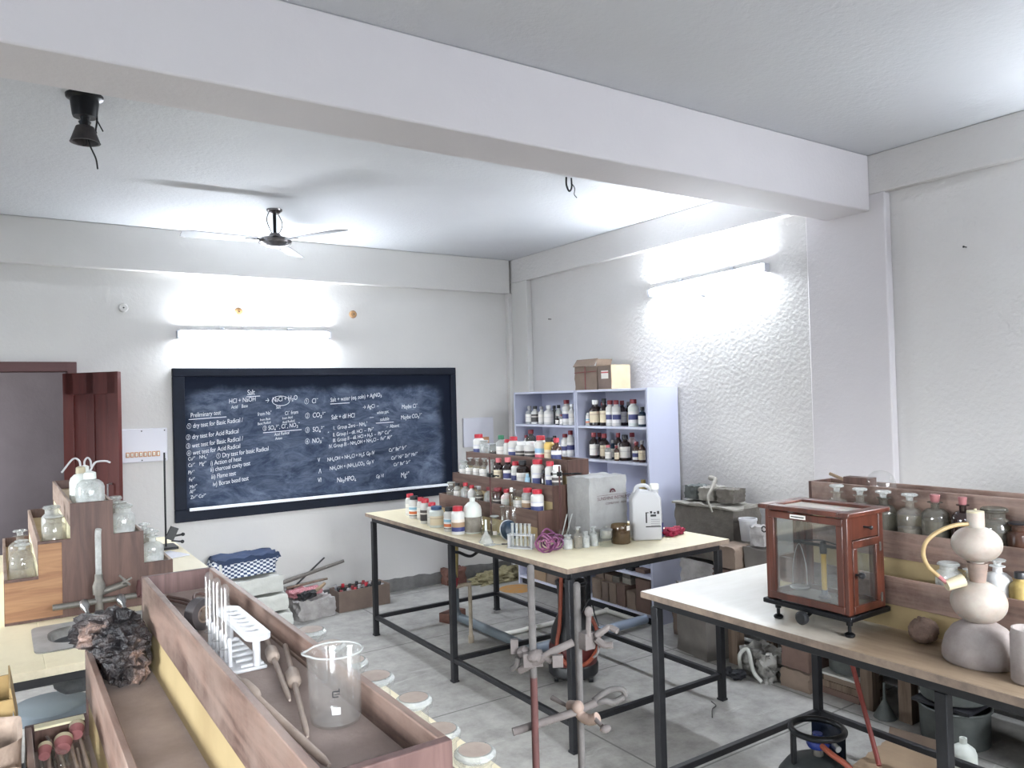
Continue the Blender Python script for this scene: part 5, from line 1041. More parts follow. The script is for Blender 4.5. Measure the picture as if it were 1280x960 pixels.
# retort stand on the sink bench
q = at(199, 668, z=.9)
t = thing('retort_stand', 'retort stand with thin dark rod rising beside the chalkboard', 'retort stand', (.80, 4.86, .9))
obj('base', MB().bb(-.06, .06, -.05, .11, 0, .014), 'black_metal', t, bevel=.003); obj('rod', MB().cyl((0, 0, .01), (0, 0, at(199, 566, y=4.86).z-.9), .0055, n=12), 'black_metal', t)
cl = obj('clamp', MB().box((.03, -.02, .09), (.045, .02, .075), ry=R_(25)).cyl((.03, 0, .07), (.09, -.01, .075), .006, n=10).cyl((.03, -.0, .045), (.085, -.01, .035), .006, n=10), 'black_plastic', t)
obj('thumb_screw', MB().ball((.092, -.01, .076), .011, 2).ball((.088, -.01, .034), .011, 2), 'black_plastic', cl)
solid('paper', 'pale folded paper lying on the sink bench past the rack', 'paper', MB().crumple_box((0, 0, .004), (.16, .2, .006), .0012, 8, 3), 'board_grey', (.76, 4.62, .901), R_(20))
# sink -------------------------------------------------------------------
t = thing('sink', 'steel sink with oval basin let into the bench below the rack', 'sink', (.3275, 3.265, .9))
hx, hy = .2375, .185
m = MB(); N = 40; o_ = []; i_ = []; rings = []
def oval(k, a, b, p=3.2):
    th = 2*math.pi*k/N; c, s = math.cos(th), math.sin(th); return (math.copysign(abs(c)**(2/p), c)*a, math.copysign(abs(s)**(2/p), s)*b)
prof = [(hx, hy, .0005, 14), (hx, hy, .005, 14), (.19, .125, .006, 3.2), (.182, .118, .0, 3.2), (.165, .1, -.09, 3.0), (.12, .07, -.12, 2.6), (.02, .02, -.128, 2)]
for a, b, z, pw in prof: rings.append([m.b.verts.new((*oval(k, a, b, pw), z)) for k in range(N)])
for A, B in zip(rings, rings[1:]):
    for k in range(N): m.b.faces.new((A[k], A[(k+1) % N], B[(k+1) % N], B[k]))
m.b.faces.new(rings[-1]); 
obj('basin', m, 'sink_stain', t)
m = MB(); A = [m.b.verts.new((*oval(k, hx, hy, 14), .0056)) for k in range(N)]; B = [m.b.verts.new((*oval(k, .192, .127, 3.2), .0066)) for k in range(N)]
for k in range(N): m.b.faces.new((A[k], A[(k+1) % N], B[(k+1) % N], B[k]))
obj('rim', m, 'sink_steel', t); obj('outer_shell', MB().prism([(-.205, -.026), (.205, -.026), (.18, -.14), (.15, -.17), (-.15, -.17), (-.18, -.14)], -.155, .155, 'y'), 'dark_shell', t, bevel=.02); obj('waste_pipe', MB().cyl((0, 0, -.13), (0, 0, -.42), .02, n=14), 'pvc_grey', t)
t = thing('water_tap', 'old brass water tap manifold with upright pale tube behind the sink', 'tap', (.325, 3.50, .9))
obj('column', MB().cyl((0, 0, 0), (0, 0, .10), .015, n=14).lathe([(0, .08), (.022, .085), (.024, .12), (.016, .14), (.014, .165), (0, .165)], n=16), 'old_brass', t)
obj('tube', MB().tube([(0, 0, .16), (.0, 0, .26), (0, 0, .325), (.002, -.004, .345)], .0115, 12, 4), 'glass_cloudy', t)
obj('manifold', MB().cyl((-.16, 0, .058), (.17, 0, .058), .012, n=12), 'old_brass', t)
for x in (-.055, .075): obj('nozzle', MB().lathe([(0, 0), (.017, 0), (.017, .03), (.01, .04), (.006, .075), (0, .075)], c=(x, -.005, .06), axis=(.1, -1, -.35), n=14), 'steel', t)
obj('side_valve', MB().cyl((.0, 0, .09), (.10, -.005, .115), .014, n=12).cyl((.09, -.005, .115), (.09, -.03, .13), .009, n=10).bar((.07, -.03, .155), (.11, -.03, .11), .007).bar((.075, -.03, .12), (.115, -.035, .14), .007), 'old_brass', t)
obj('gas_tap', MB().lathe([(0, -.02), (.011, -.02), (.012, .02), (.005, .05), (0, .052)], c=(.145, -.005, .07), n=12).cyl((.15, 0, .058), (.15, -.05, .06), .008, .005, 10), 'rust_red', t)
# stool and basin underside in the gap between the benches
t = thing('stool', 'dark round topped stool standing under the sink bench, seen through the gap', 'stool', (.17, 3.95, 0))
t.location = (.17, 3.95, 0)
obj('seat', MB().lathe([(0, .40), (.15, .40), (.155, .41), (.155, .44), (.14, .45), (0, .45)], n=28), 'pvc_grey', t)
for a in range(4): obj('leg', MB().cyl((.10*math.cos(a*1.57+.78), .10*math.sin(a*1.57+.78), .41), (.14*math.cos(a*1.57+.78), .14*math.sin(a*1.57+.78), 0), .012, n=10), 'iron', t)
# ------------------------------------------------------------------ dusty tray of the near rack
p = at(418, 912, z=TOP); t = thing('beaker', 'large clear glass beaker with pouring lip in the dusty tray', 'beaker', (.3655, .985, TOP))
bh, br = .094, .0335
prof = [(0, .001), (br*.86, .001), (br*.97, .004), (br, .012), (br, bh-.006), (br*1.08, bh), (br*1.06, bh+.001), (br*.955, bh-.006), (br*.95, .012), (br*.88, .005), (0, .004)]
m = MB(); m.lathe(prof, n=40)
for v in m.b.verts:
    if v.co.z > bh-.012:
        a = math.atan2(v.co.y, v.co.x)-R_(165); a = math.atan2(math.sin(a), math.cos(a)); k = max(0, 1-abs(a)/.38)*(v.co.z-bh+.012)/.012
        v.co.x *= 1+.22*k; v.co.y *= 1+.22*k; v.co.z += .002*k
obj('wall', m, 'glass_bench', t, angle=60)
obj('rim', MB().tube([(br*1.07*(1+.2*max(0, 1-abs(math.atan2(math.sin(a*math.pi/20-R_(165)), math.cos(a*math.pi/20-R_(165))))/.38))*math.cos(a*math.pi/20), br*1.07*(1+.2*max(0, 1-abs(math.atan2(math.sin(a*math.pi/20-R_(165)), math.cos(a*math.pi/20-R_(165))))/.38))*math.sin(a*math.pi/20), bh) for a in range(40)], .0013, 8, closed=True), 'glass_cloudy', t)
fa = math.atan2(-.985, -.362)
obj('maker_mark', MB().arc(br+.0004, .051, .0525, fa-.10, fa+.12, 6, th=.0002).arc(br+.0004, .044, .0455, fa-.10, fa+.10, 6, th=.0002).arc(br+.0004, .0445, .052, fa-.13, fa-.09, 2, th=.0002).arc(br+.0004, .0475, .0485, fa-.05, fa+.15, 4, th=.0002).arc(br+.0004, .05, .055, fa+.11, fa+.15, 2, th=.0002), 'printing_black', t)
obj('marking_patch', MB().arc(br+.0004, .022, .031, fa-.16, fa+.17, 8, th=.0002), 'white_plastic', t)
# white test tube stand
t = thing('test_tube_rack', 'white plastic test tube rack with pegs standing in the dusty tray', 'test tube rack', (.322, 1.335, TOP))
px0 = -.021
obj('base', MB().bb(-.035, .03, -.085, .10, 0, .006), 'white_plastic', t, bevel=.002)
for k in range(6): obj('ridge', MB().bb(-.01, .026, -.075+.03*k-.004, -.075+.03*k+.004, .006, .010), 'white_plastic', t, bevel=.001)
m = MB(); yc = [-.058+.028*k for k in range(6)]; N = 16
outline = []
for k in range(33):
    a = math.pi*k/32; outline.append((.02*math.cos(a)+.015, .10+.02*math.sin(a)))
for k in range(33):
    a = math.pi+math.pi*k/32; outline.append((.02*math.cos(a)+.015, -.085+.02*math.sin(a)))
def plate(z):
    vs = [m.b.verts.new((x, y, z)) for x, y in outline]; es = [m.b.edges.new((vs[i], vs[(i+1) % len(vs)])) for i in range(len(vs))]
    for y in yc:
        h_ = [m.b.verts.new((.015+.0115*math.cos(2*math.pi*j/N), y+.0115*math.sin(2*math.pi*j/N), z)) for j in range(N)]
        es += [m.b.edges.new((h_[i], h_[(i+1) % N])) for i in range(N)]
    return es
es = plate(.058); r_ = bmesh.ops.triangle_fill(m.b, edges=es, use_beauty=True); fs = [f for f in r_['geom'] if isinstance(f, bmesh.types.BMFace)]
ex = bmesh.ops.extrude_face_region(m.b, geom=fs); bmesh.ops.translate(m.b, verts=[v for v in ex['geom'] if isinstance(v, bmesh.types.BMVert)], vec=(0, 0, -.007))
obj('top_plate', m, 'white_plastic', t)
for y in (-.078, .093): obj('support', MB().cyl((.015, y, .005), (.015, y, .052), .006, n=14), 'white_plastic', t)
for k in range(6): obj('peg', MB().cyl((px0, yc[k], .005), (px0, yc[k], .048), .0034, n=12).ball((px0, yc[k], .048), .0034, 2), 'white_plastic', t)
tl = (None, .105, .105, None, .095, .10)
for k in (1, 3, 5):
    test_tube(('upturned test tube on the peg closest to the beaker', 'upturned test tube on a middle peg of the white rack', 'upturned test tube on the peg closest to the tape roll')[(k-1)//2], (.322+px0, 1.335+yc[k], TOP+.0275), .105, .0075, 'upturned test tubes on the white rack pegs', None, True, 'glass_bench')
def pipette(label, a, b, bulb, bl, r=.0042, rb=.0105, mt='dusty_glassware', fat=None):
    a, b = Vector(a), Vector(b); L = (b-a).length; t = thing('pipette', label, 'pipette', a, 0, 'dusty bulb pipettes'); t.rotation_euler = (b-a).to_track_quat('Z', 'Y').to_euler()
    pr = [(0, 0), (r*.7, 0), (r, .005), (r, bulb-bl/2), (rb*.86, bulb-bl*.40), (rb, bulb-bl*.3), (rb, bulb+bl*.3), (rb*.86, bulb+bl*.40), (r, bulb+bl/2), (r*.9, L*.95), (r*.4, L), (0, L)]
    obj('body', MB().lathe(pr, n=16), mt, t); return t
zz = TOP+.0138
pipette('bulb pipette lying against the white test tube rack in the tray', (.396, 1.44, zz), (.331, 1.07, zz-.004), .167, .055)
pipette('bulb pipette lying between rack and beaker in the tray', (.3975, 1.305, zz), (.312, .941, zz-.004), .161, .06)
pipette('thick bulb pipette lying along the tray edge before the beaker', (.288, 1.21, zz), (.306, .85, zz-.003), .075, .07, .0055, .0105)
t = thing('crucible_tongs', 'bent wire tongs lying at the far end of the dusty tray', 'tongs', (.325, 1.70, TOP))
obj('arm', MB().tube([(-.035, .12, .006), (-.01, .05, .008), (.005, -.03, .012), (.012, -.045, .008)], .0035, 8, 4).tube([(-.022, .13, .006), (.005, .05, .008), (-.002, -.035, .006)], .0035, 8, 4), 'tongs_wire', t); obj('loop', MB().tube([(.005, -.04, .01), (.012, .03, .02), (.03, .06, .018), (.05, .055, .01)], .0035, 8, 4), 'tongs_wire', t)
t = thing('tape_roll', 'black tape roll standing on edge in the dusty tray behind the test tubes', 'tape roll', (.312, 1.545, TOP+.0295))
obj('tape', MB().lathe([(.016, -.011), (.029, -.011), (.029, .011), (.016, .011), (.016, -.011)], axis=(.6, -1, 0), n=28), 'tape', t); obj('core', MB().lathe([(.013, -.0105), (.016, -.0105), (.016, .0105), (.013, .0105), (.013, -.0105)], axis=(.6, -1, 0), n=24), 'card', t)
solid('stick', 'thin dark rod lying along the inner board of the tray', 'rod', MB().cyl((0, 0, 0), (.0, .33, .0), .004, n=8), 'rack_wood_dusty', (.4055, 1.2, TOP+.0045))
# stoppered bottles on the chalkboard side of the near rack
G4 = 'stoppered bottles beside the dusty tray'
for k, (y, h, d, w_) in enumerate(((1.37, .152, .068, 'stoppered bottle farthest from the beaker on the tier beside the tray'), (1.275, .150, .068, 'second stoppered bottle from the floor view side of the tray'), (1.18, .148, .068, 'stoppered bottle just behind the big beaker beside the tray'), (1.085, .150, .072, 'clear stoppered bottle closest to the beaker beside the tray'))):
    w_ = ('first stoppered bottle along the tray, opposite the white test tube rack', 'second stoppered bottle along the tray from the test tube rack', 'third stoppered bottle along the tray, partly behind the beaker rim', 'fourth stoppered bottle along the tray, standing clear beside the beaker')[k]
    bottle(w_, (NX+.1255, y, MID), 'wide', h, d, 'glass_bench', 'glass_cloudy', None, 'liquid_pale' if k == 3 else None, .4, G4, dust='dusty_glassware')
for k, (y, h, w_) in enumerate(((1.185, .195, 'stoppered bottle on the lowest step below the fourth tray side bottle'), (1.09, .175, 'middle stoppered bottle on the lowest step by the pale bench edge'), (.985, .18, 'stoppered bottle on the lowest step at the tray corner'))):
    bottle(w_, (NX+.238, y, LOW), 'wide', h, .075, 'glass_bench', 'glass_cloudy', None, None, .4, 'stoppered bottles on the lowest step beside the tray', dust='dusty_glassware')
# black bag, box of rods, paper bags on the door side of the near rack
o = solid('crumpled_bag', 'crumpled black and brown plastic bag on the shelf beside the tray', 'bag', MB().crag((0, 0, .05), (.045, .085, .062), .3, 4, 4, (-.047, None, .001), (.047, None, None)).crag((-.03, .035, .096), (.062, .062, .040), .34, 9, 4, (None, None, .05), (.047, None, None)).crag((-.01, -.045, .085), (.045, .045, .034), .34, 5, 4, (None, None, .05), (.047, None, None)), 'black_bag', (NX-.1255, 1.795, MID), 0, None, 28)
solid('rubber_tube', 'short black tube lying in the lower step', 'tube', MB().tube([(0, 0, .006), (0, .1, .006)], .005, 8), 'black_plastic', (NX-.2, 1.2, LOW)) if False else None
dv = MB().bb(-.045, .045, -.006, .006, 0, .045)
t = thing('divider_board', 'board with thick cream top edge closing the compartment of rods', 'board', (NX-.2405, 1.875, LOW))
obj('board', MB().bb(-.0455, .0445, -.011, .011, 0, .042), 'rack_end', t); obj('top_edge', MB().bb(-.0455, .0445, -.011, .013, .0422, .047), 'riser_cream', t)
X0_, X1_ = NX-.286, NX-.194       # clear width of the low compartment
for k, (x0_, x1_, y1_, lz, mt) in enumerate(((.008, .014, 1.80, .006, 'glass_dusty'), (.022, .012, 1.84, .014, 'dusty_glassware'), (.030, .034, 1.83, .006, 'glass_grey'), (.040, .052, 1.82, .014, 'dusty_glassware'), (.052, .044, 1.79, .006, 'glass_dusty'), (.060, .070, 1.84, .015, 'dusty_glassware'), (.072, .064, 1.81, .006, 'dusty_glassware'), (.080, .084, 1.84, .014, 'dusty_glassware'), (.087, .076, 1.78, .006, 'glass_dusty'))):
    t = thing('thermometer_rod', f'dusty glass rod, {ORD[k]} across the box of corked rods', 'glass rod', (X0_+x1_, 1.40, LOW+lz), 0, 'glass rods in the box beside the tray')
    obj('rod', MB().cyl((0, 0, 0), (x0_-x1_, y1_-1.40, .0), .0036, n=10), mt, t)
for k, (u, v, r, wd_) in enumerate(((85, 913, .0165, 'large pink rubber bung in the box of rods'), (101, 899, .0145, 'pale sided pink bung next to the rack board'), (52, 928, .012, 'dark small bung against the outer board'))):
    t = thing('rubber_bung', wd_, 'bung', ((X0_+.046, X0_+.073, X0_+.014)[k], (1.785, 1.835, 1.77)[k], LOW+(.033, .036, .033)[k]), 0, 'rubber bungs in the box of rods'); ax_ = (.1, 1, .3)
    obj('face', MB().lathe([(0, -.016), (r*.8, -.016), (r, .004), (0, .004)], axis=ax_, n=20), 'pink_rubber', t); obj('end', MB().lathe([(r, .004), (r*1.02, .014), (r*.9, .016), (0, .016)], axis=ax_, n=20), 'rubber_cream', t)
t = thing('calcium_tube', 'shiny glass bulb tube lying across the box of rods', 'glass tube', (X0_+.020, 1.83, LOW+.036)); obj('tube', MB().lathe([(.004, .0), (.0045, .09), (.012, .115), (.014, .13), (.012, .145), (.005, .165), (.004, .18)], axis=(.17, -1, .0), n=18), 'glass', t)
t = carton('yellow brown carton with raised flaps at the edge of the near bench', (-.065, 1.83, .9), (.16, .17, .285), 'yellow_card', 0, False, None, None, .004, 'carton', 'carton', True)
obj('flap', MB().box((.082, 0, .26), (.003, .16, .09), ry=R_(-8)), 'yellow_card', t); solid('dark_packet', 'dark packet lying inside the yellow brown carton', 'packet', MB().crumple_box((0, 0, .02), (.1, .1, .04), .006, 5, 2), 'card_grey', (-.065, 1.83, 1.1), 0)
def pbag(label, c, w, d, h, seed):
    t = thing('paper_bag', label, 'paper bag', c, 0, 'open brown paper bags on the near bench'); m = MB(); N = 28; rings = []
    for z, s in ((0, .92), (.02, .97), (h*.3, 1.0), (h*.6, .98), (h*.85, 1.0), (h, 1.05), (h*1.0-.004, .97), (h*.8, .9)):
        ring = []
        for k in range(N):
            a = 2*math.pi*k/N; x, y = math.copysign(abs(math.cos(a))**.5, math.cos(a))*w/2, math.copysign(abs(math.sin(a))**.5, math.sin(a))*d/2
            q = s+.05*mnoise.noise(Vector((x*22, y*22, z*14+seed))); ring.append(m.b.verts.new((x*q, y*q, z+(.012*mnoise.noise(Vector((x*14, y*14, seed+z))) if z > .03 else 0))))
        rings.append(ring)
    for A, B in zip(rings, rings[1:]):
        for k in range(N): m.b.faces.new((A[k], A[(k+1) % N], B[(k+1) % N], B[k]))
    m.b.faces.new(rings[0][::-1]); m.b.faces.new(rings[-1])
    obj('bag', m, 'paper_bag', t, angle=70)
    obj('contents', MB().ball((0, 0, h*.8), (w*.36, d*.36, .02), 3, .4, 3, seed), 'riser_yellow' if seed % 2 else 'card_grey', t); return t
pbag('brown paper bag in the middle, with rolled rim, beside the rod box', (-.050, 1.62, .9), .15, .16, .275, 2)
pbag('brown paper bag at the frame corner holding yellow powder', (-.055, 1.43, .9), .165, .17, .245, 3)
# ------------------------------------------------------------------ retort stands close to the camera
t = thing('retort_stand', 'dusty grey rusty retort stand with crossed clamp, beside the tray', 'retort stand', (.685, .985, .9))
zt = at(661, 705, x=.685).z-.9
obj('base', MB().bb(-.038, .026, -.1, .12, 0, .012), 'black_metal', t, bevel=.003)
def loc(u, v, x, o): return at(u, v, x=x)-Vector(o)
oA = (.685, .985, .9)
zr = at(664, 845, x=.685).z-.9
obj('rod', MB().cyl((0, 0, zr), (0, 0, zt-.004), .0058, n=14).ball((0, 0, zt-.005), .0058, 2), 'dusty_metal', t); obj('rod_base', MB().cyl((0, 0, .01), (0, 0, zr), .0057, n=14), 'rust_red', t)
cA = loc(664, 822, .685, oA)
cl = obj('clamp', MB().box(tuple(cA+Vector((.0, -.004, 0))), (.03, .022, .02), rz=R_(-30)).tube([loc(650, 838, .672, oA), cA+Vector((0, -.014, -.003)), loc(690, 815, .70, oA), loc(716, 803, .733, oA)], .006, 12).tube([loc(676, 820, .69, oA), loc(684, 822, .695, oA), loc(690, 826, .70, oA)], .006, 10), 'dusty_cast', t)
obj('boss_head', MB().ball(loc(655, 815, .68, oA), (.012, .01, .009), 3, .2, 3, 2).ball(loc(670, 820, .685, oA), (.014, .012, .01), 3, .2, 3, 5), 'dusty_cast', cl)
obj('thumb_screw', MB().box(tuple(loc(697, 826, .70, oA)), (.016, .008, .018), rz=R_(-30)).cyl(loc(690, 825, .70, oA), loc(697, 826, .70, oA), .004, n=10), 'dusty_cast', cl); obj('thumb_screw', MB().box(tuple(loc(643, 808, .672, oA)), (.012, .008, .022), rz=R_(-30)), 'dusty_cast', cl)
obj('jaw', MB().tube([loc(648, 822, .67, oA), loc(645, 832, .668, oA), loc(640, 836, .665, oA)], .005, 8, 3), 'dusty_metal', cl)
oB = (.775, .985, .9); t = thing('retort_stand', 'dusty grey retort stand with two clamps and open jaws, in front of the central bench', 'retort stand', oB)
zt = at(722, 728, x=.775).z-.9
obj('base', MB().bb(-.055, .11, -.06, .08, 0, .012), 'black_metal', t, bevel=.003)
obj('rod', MB().cyl((0, 0, .012), (0, 0, zt-.004), .0058, n=14).ball((0, 0, zt-.005), .0058, 2), 'dusty_metal', t)
# upper clamp of this stand
cl = obj('clamp', MB().box(tuple(loc(733, 800, .782, oB)), (.02, .02, .026)).tube([loc(726, 800, .775, oB), loc(738, 797, .79, oB), loc(752, 790, .80, oB)], .006, 10), 'dusty_cast', t)
obj('thumb_screw', MB().ball(loc(736, 765, .78, oB), (.008, .005, .009), 3).cyl(loc(736, 768, .78, oB), loc(735, 795, .78, oB), .0045, n=10), 'dusty_cast', cl)
obj('jaw', MB().tube([loc(745, 795, .79, oB), loc(755, 788, .80, oB), loc(762, 784, .81, oB), loc(772, 789, .815, oB)], .005, 8, 3).tube([loc(745, 798, .79, oB), loc(755, 806, .80, oB), loc(766, 806, .81, oB)], .006, 8, 3), 'dusty_cast', cl)
obj('wire', MB().tube([loc(748, 806, .795, oB), loc(747, 816, .795, oB), loc(742, 822, .79, oB)], .002, 6, 3), 'dusty_metal', cl)
# lower clamp
cl = obj('clamp', MB().tube([loc(641, 915, .662, oB), loc(722, 889, .762, oB), loc(745, 878, .79, oB)], .0062, 12), 'dusty_cast', t)
obj('boss_head', MB().tube([loc(712, 882, .762, oB), loc(722, 884, .764, oB), loc(727, 895, .766, oB), loc(738, 900, .77, oB), loc(747, 897, .775, oB)], .0085, 12, 4).ball(loc(722, 884, .762, oB), .0105, 3), 'sleeve_tan', cl)
obj('thumb_screw', MB().tube([loc(690, 872, .757, oB), loc(708, 882, .762, oB)], .0035, 10, taper=(1.2, .8)), 'dusty_cast', cl); obj('thumb_screw', MB().cyl(loc(744, 899, .77, oB), loc(752, 907, .77, oB), .0035, n=10).ball(loc(757, 911, .77, oB), (.010, .007, .006), 3), 'dusty_cast', cl)
obj('jaw', MB().tube([loc(742, 876, .79, oB), loc(752, 868, .80, oB), loc(764, 862, .815, oB), loc(778, 862, .83, oB), loc(782, 870, .835, oB)], .0048, 10, 4), 'dusty_metal', cl); obj('jaw', MB().tube([loc(740, 882, .79, oB), loc(754, 876, .80, oB), loc(766, 878, .815, oB), loc(780, 871, .832, oB)], .0048, 10, 4), 'dusty_metal', cl)
# ------------------------------------------------------------------ balance bench: rack bottles
G5 = 'dusty bottles on the middle tier behind the balance case'
MX = RKX-.1255
bl = [(1047, 'first dusty stoppered bottle, behind the balance case roof', ST, .185, .088, 'glass_dusty', 'glass_cloudy', 'powder_grey', .3), (1076, 'second dusty stoppered bottle, at the near roof edge of the balance case', ST, .18, .088, 'glass_dusty', 'glass_cloudy', 'powder_grey', .35), (1105, 'third dusty stoppered bottle, beside the balance case end', ST, .178, .09, 'glass_grey', 'glass_cloudy', 'powder_grey', .5), (1138, 'clear stoppered bottle with flanged top between balance case and corked bottle', ST, .176, .09, 'glass_dusty', 'glass_cloudy', 'powder_grey', .3), (1169.5, 'brown grey bottle with pink cork top, beside the clear bottle', 'cork', .18, .09, 'glass_grey', 'pink_rubber', 'powder_grey', .5), (1204, 'black bottle with pink cork top behind the bent tube', 'cork', .18, .074, 'amber', 'pink_rubber', None, .5), (1243, 'grey wide shouldered jar behind the top frosted bulb', WD, .155, .095, 'glass_grey', 'glass_grey', 'powder_grey', .5), (1274, 'short dark jar at the frame edge on the middle tier', WD, .115, .076, 'amber_brown', 'black_cap', None, .5), ]
for u, w_, kd, h, d, b, c, f, fh in bl:
    p = at(u, 650, x=MX); bottle(w_, (MX, p.y, MID), kd, h, d, b, c, None, f, fh, G5)
LXX = RKX-.236; G6 = 'dusty bottles on the lowest tier behind the frosted bulbs'
for u, w_, kd, h, d, b, c, f, fh in [(1186, 'cloudy glass cup behind the tube joint on the lowest tier', WD, .11, .08, 'glass_cloudy', 'glass_cloudy', None, .4), (1211, 'small clear bottle half hidden by the frosted bulbs', ST, .10, .055, 'glass_dusty', 'glass_cloudy', None, .4), (1247, 'round white speckled bottle with bare neck beside the frosted bulbs', ST, .145, .08, 'powder_white', 'glass_cloudy', None, .4), (1275, 'olive bottle at the frame edge on the lowest tier', RG, .115, .062, 'powder_ochre', 'black_cap', None, .4)]:
    p = at(u, 720, x=LXX); bottle(w_, (LXX, p.y, LOW), kd, h, d, b, c, None, f, fh, G6)
p = at(1101, 600, x=RKX-.01); t = thing('bell_jar', 'clear glass dome lying on the top tier of the balance bench rack', 'glass dome', (RKX-.01, p.y, TOP))
obj('dome', MB().lathe([(.052, 0), (.054, .006), (.054, .05), (.045, .078), (.025, .095), (0, .10)], n=32), 'glass_bench', t)
t = thing('wooden_peg', 'pale wooden peg lying on the top tier before the glass dome', 'peg', (RKX-.0, 1.875, TOP)); obj('shaft', MB().tube([(.03, .055, .066), (.01, .0, .055), (-.01, -.05, .046)], .007, 10, 3), 'card_kraft', t)
solid('timber_block', 'dark wooden block lying on the top tier before the glass dome', 'block', MB().box((0, 0, .033), (.05, .11, .066)), 'rack_end', (RKX+.0, 1.78, TOP), R_(3), None, 35)
# ------------------------------------------------------------------ balance case
bx0, bx1, by0, by1 = 2.315, 2.525, 1.50, 1.825; bw, bl_ = bx1-bx0, by1-by0
t = thing('balance_case', 'polished wooden glass sided balance case standing on the dusty bench', 'balance case', (bx0, by0, .9))
z0, z1 = .058, .40
obj('base_board', MB().bb(-.012, bw+.012, -.012, bl_+.012, z0, z0+.018), 'black_metal', t, bevel=.004)
pw = .026
for x in (0, bw-pw):
    for y in (0, bl_-pw): obj('post', MB().bb(x, x+pw, y, y+pw, z0+.018, z1), 'teak', t, bevel=.002)
obj('floor_board', MB().bb(pw, bw-pw, pw, bl_-pw, z0+.018, z0+.03), 'card_grey', t)
def frame_x(x, a, b, za, zb, w_, th): return MB().bb(x, x+th, a, b, za, za+w_).bb(x, x+th, a, b, zb-w_, zb).bb(x, x+th, a, a+w_, za+w_, zb-w_).bb(x, x+th, b-w_, b, za+w_, zb-w_)
fs_ = obj('front_sash', frame_x(-.004, pw*.6, bl_-pw*.6, z0+.022, z1-.006, .024, .014), 'teak', t, bevel=.002)
obj('pane', MB().bb(.002, .0045, pw, bl_-pw, z0+.04, z1-.024), 'pane_glass', fs_)
bs = obj('back_sash', frame_x(bw-.010, pw, bl_-pw, z0+.018, z1-.002, .024, .010), 'teak', t, bevel=.002); obj('pane', MB().bb(bw-.006, bw-.004, pw+.02, bl_-pw-.02, z0+.04, z1-.024), 'pane_glass', bs)
# end with the small door
obj('end_rail', MB().bb(pw, bw-pw, .002, .016, z1-.078, z1), 'teak', t, bevel=.002)
m = MB(); a, b, za, zb = pw, bw-pw, z0+.02, z1-.08; 
for q in ((a, b, za, za+.026), (a, b, zb-.026, zb), (a, a+.024, za+.026, zb-.026), (b-.024, b, za+.026, zb-.026)): m.bb(q[0], q[1], -.003, .012, q[2], q[3])
sd = obj('side_door', m, 'teak', t, bevel=.002); obj('pane', MB().bb(a+.02, b-.02, .003, .0055, za+.02, zb-.02), 'pane_glass', sd); obj('knob', MB().lathe([(0, 0), (.004, 0), (.004, .012), (.009, .014), (.011, .02), (.009, .027), (0, .029)], c=(a+.012, -.003, (za+zb)/2+.01), axis=(0, -1, 0), n=16), 'black_plastic', sd)
obj('hinge', MB().bb(b-.006, b+.004, -.005, -.003, za+.02, za+.05).bb(b-.006, b+.004, -.005, -.003, zb-.05, zb-.02), 'old_brass', sd)
m = MB()
for q in ((a, b, za, za+.026), (a, b, z1-.026, z1), (a, a+.024, za+.026, z1-.026), (b-.024, b, za+.026, z1-.026)): m.bb(q[0], q[1], bl_-.014, bl_-.001, q[2], q[3])
fd = obj('far_frame', m, 'teak', t, bevel=.002); obj('pane', MB().bb(a+.02, b-.02, bl_-.009, bl_-.0065, za+.02, z1-.02), 'pane_glass', fd)
obj('top_moulding', MB().bb(-.018, bw+.018, -.018, .024, z1, z1+.017).bb(-.018, bw+.018, bl_-.024, bl_+.018, z1, z1+.017).bb(-.018, .028, .024, bl_-.024, z1, z1+.017).bb(bw-.028, bw+.018, .024, bl_-.024, z1, z1+.017), 'teak', t, bevel=.004)
obj('top_pane', MB().bb(.026, bw-.026, .022, bl_-.022, z1+.004, z1+.007), 'frosted_glass', t)
obj('name_plate', MB().bb(-.0065, -.004, bl_*.47, bl_*.66, z1-.024, z1-.010), 'dial_white', t); obj('plate_lettering', MB().bb(-.0072, -.0065, bl_*.485, bl_*.645, z1-.019, z1-.0155), 'printing_black', t)
obj('rider_knob', MB().tube([(.1, .002, z1-.04), (.1, -.02, z1-.04)], .004, 10).ball((.1, -.024, z1-.04), .007, 2), 'black_plastic', t); obj('rider_hook', MB().tube([(.03, bl_, z1-.085), (.03, bl_+.02, z1-.085)], .003, 8).tube([(.03, bl_+.03+.010*math.cos(k*.6), z1-.085+.010*math.sin(k*.6)) for k in range(11)], .0025, 8), 'black_metal', t)
for x, y in ((.03, .022), (.03, bl_-.022), (bw-.03, bl_/2)):
    obj('levelling_foot', MB().lathe([(0, 0), (.014, 0), (.017, .004), (.017, .009), (.011, .014), (.006, .016), (.006, .036), (.010, .038), (.012, .06), (0, .06)], c=(x, y, 0), n=20), 'black_metal', t)
obj('release_knob', MB().lathe([(0, 0), (.006, 0), (.006, .016), (.021, .018), (.023, .024), (.023, .034), (.018, .038), (0, .038)], c=(.0, bl_*.5, .042), axis=(-1, 0, 0), n=24).cyl((.0, bl_*.5, .042), (.05, bl_*.5, .06), .006, n=10), 'black_plastic', t)
cy_ = bl_/2; zc = z0+.03
obj('column', MB().cyl((bw/2, cy_, zc+.02), (bw/2, cy_, zc+.16), .0095, n=18), 'brass', t); obj('column_foot', MB().lathe([(0, 0), (.02, 0), (.02, .008), (.012, .014), (.01, .03), (0, .03)], c=(bw/2, cy_, zc), n=18), 'navy_box', t)
obj('column_head', MB().lathe([(0, .155), (.012, .157), (.013, .185), (.008, .2), (0, .202)], c=(bw/2, cy_, zc), n=14), 'black_metal', t)
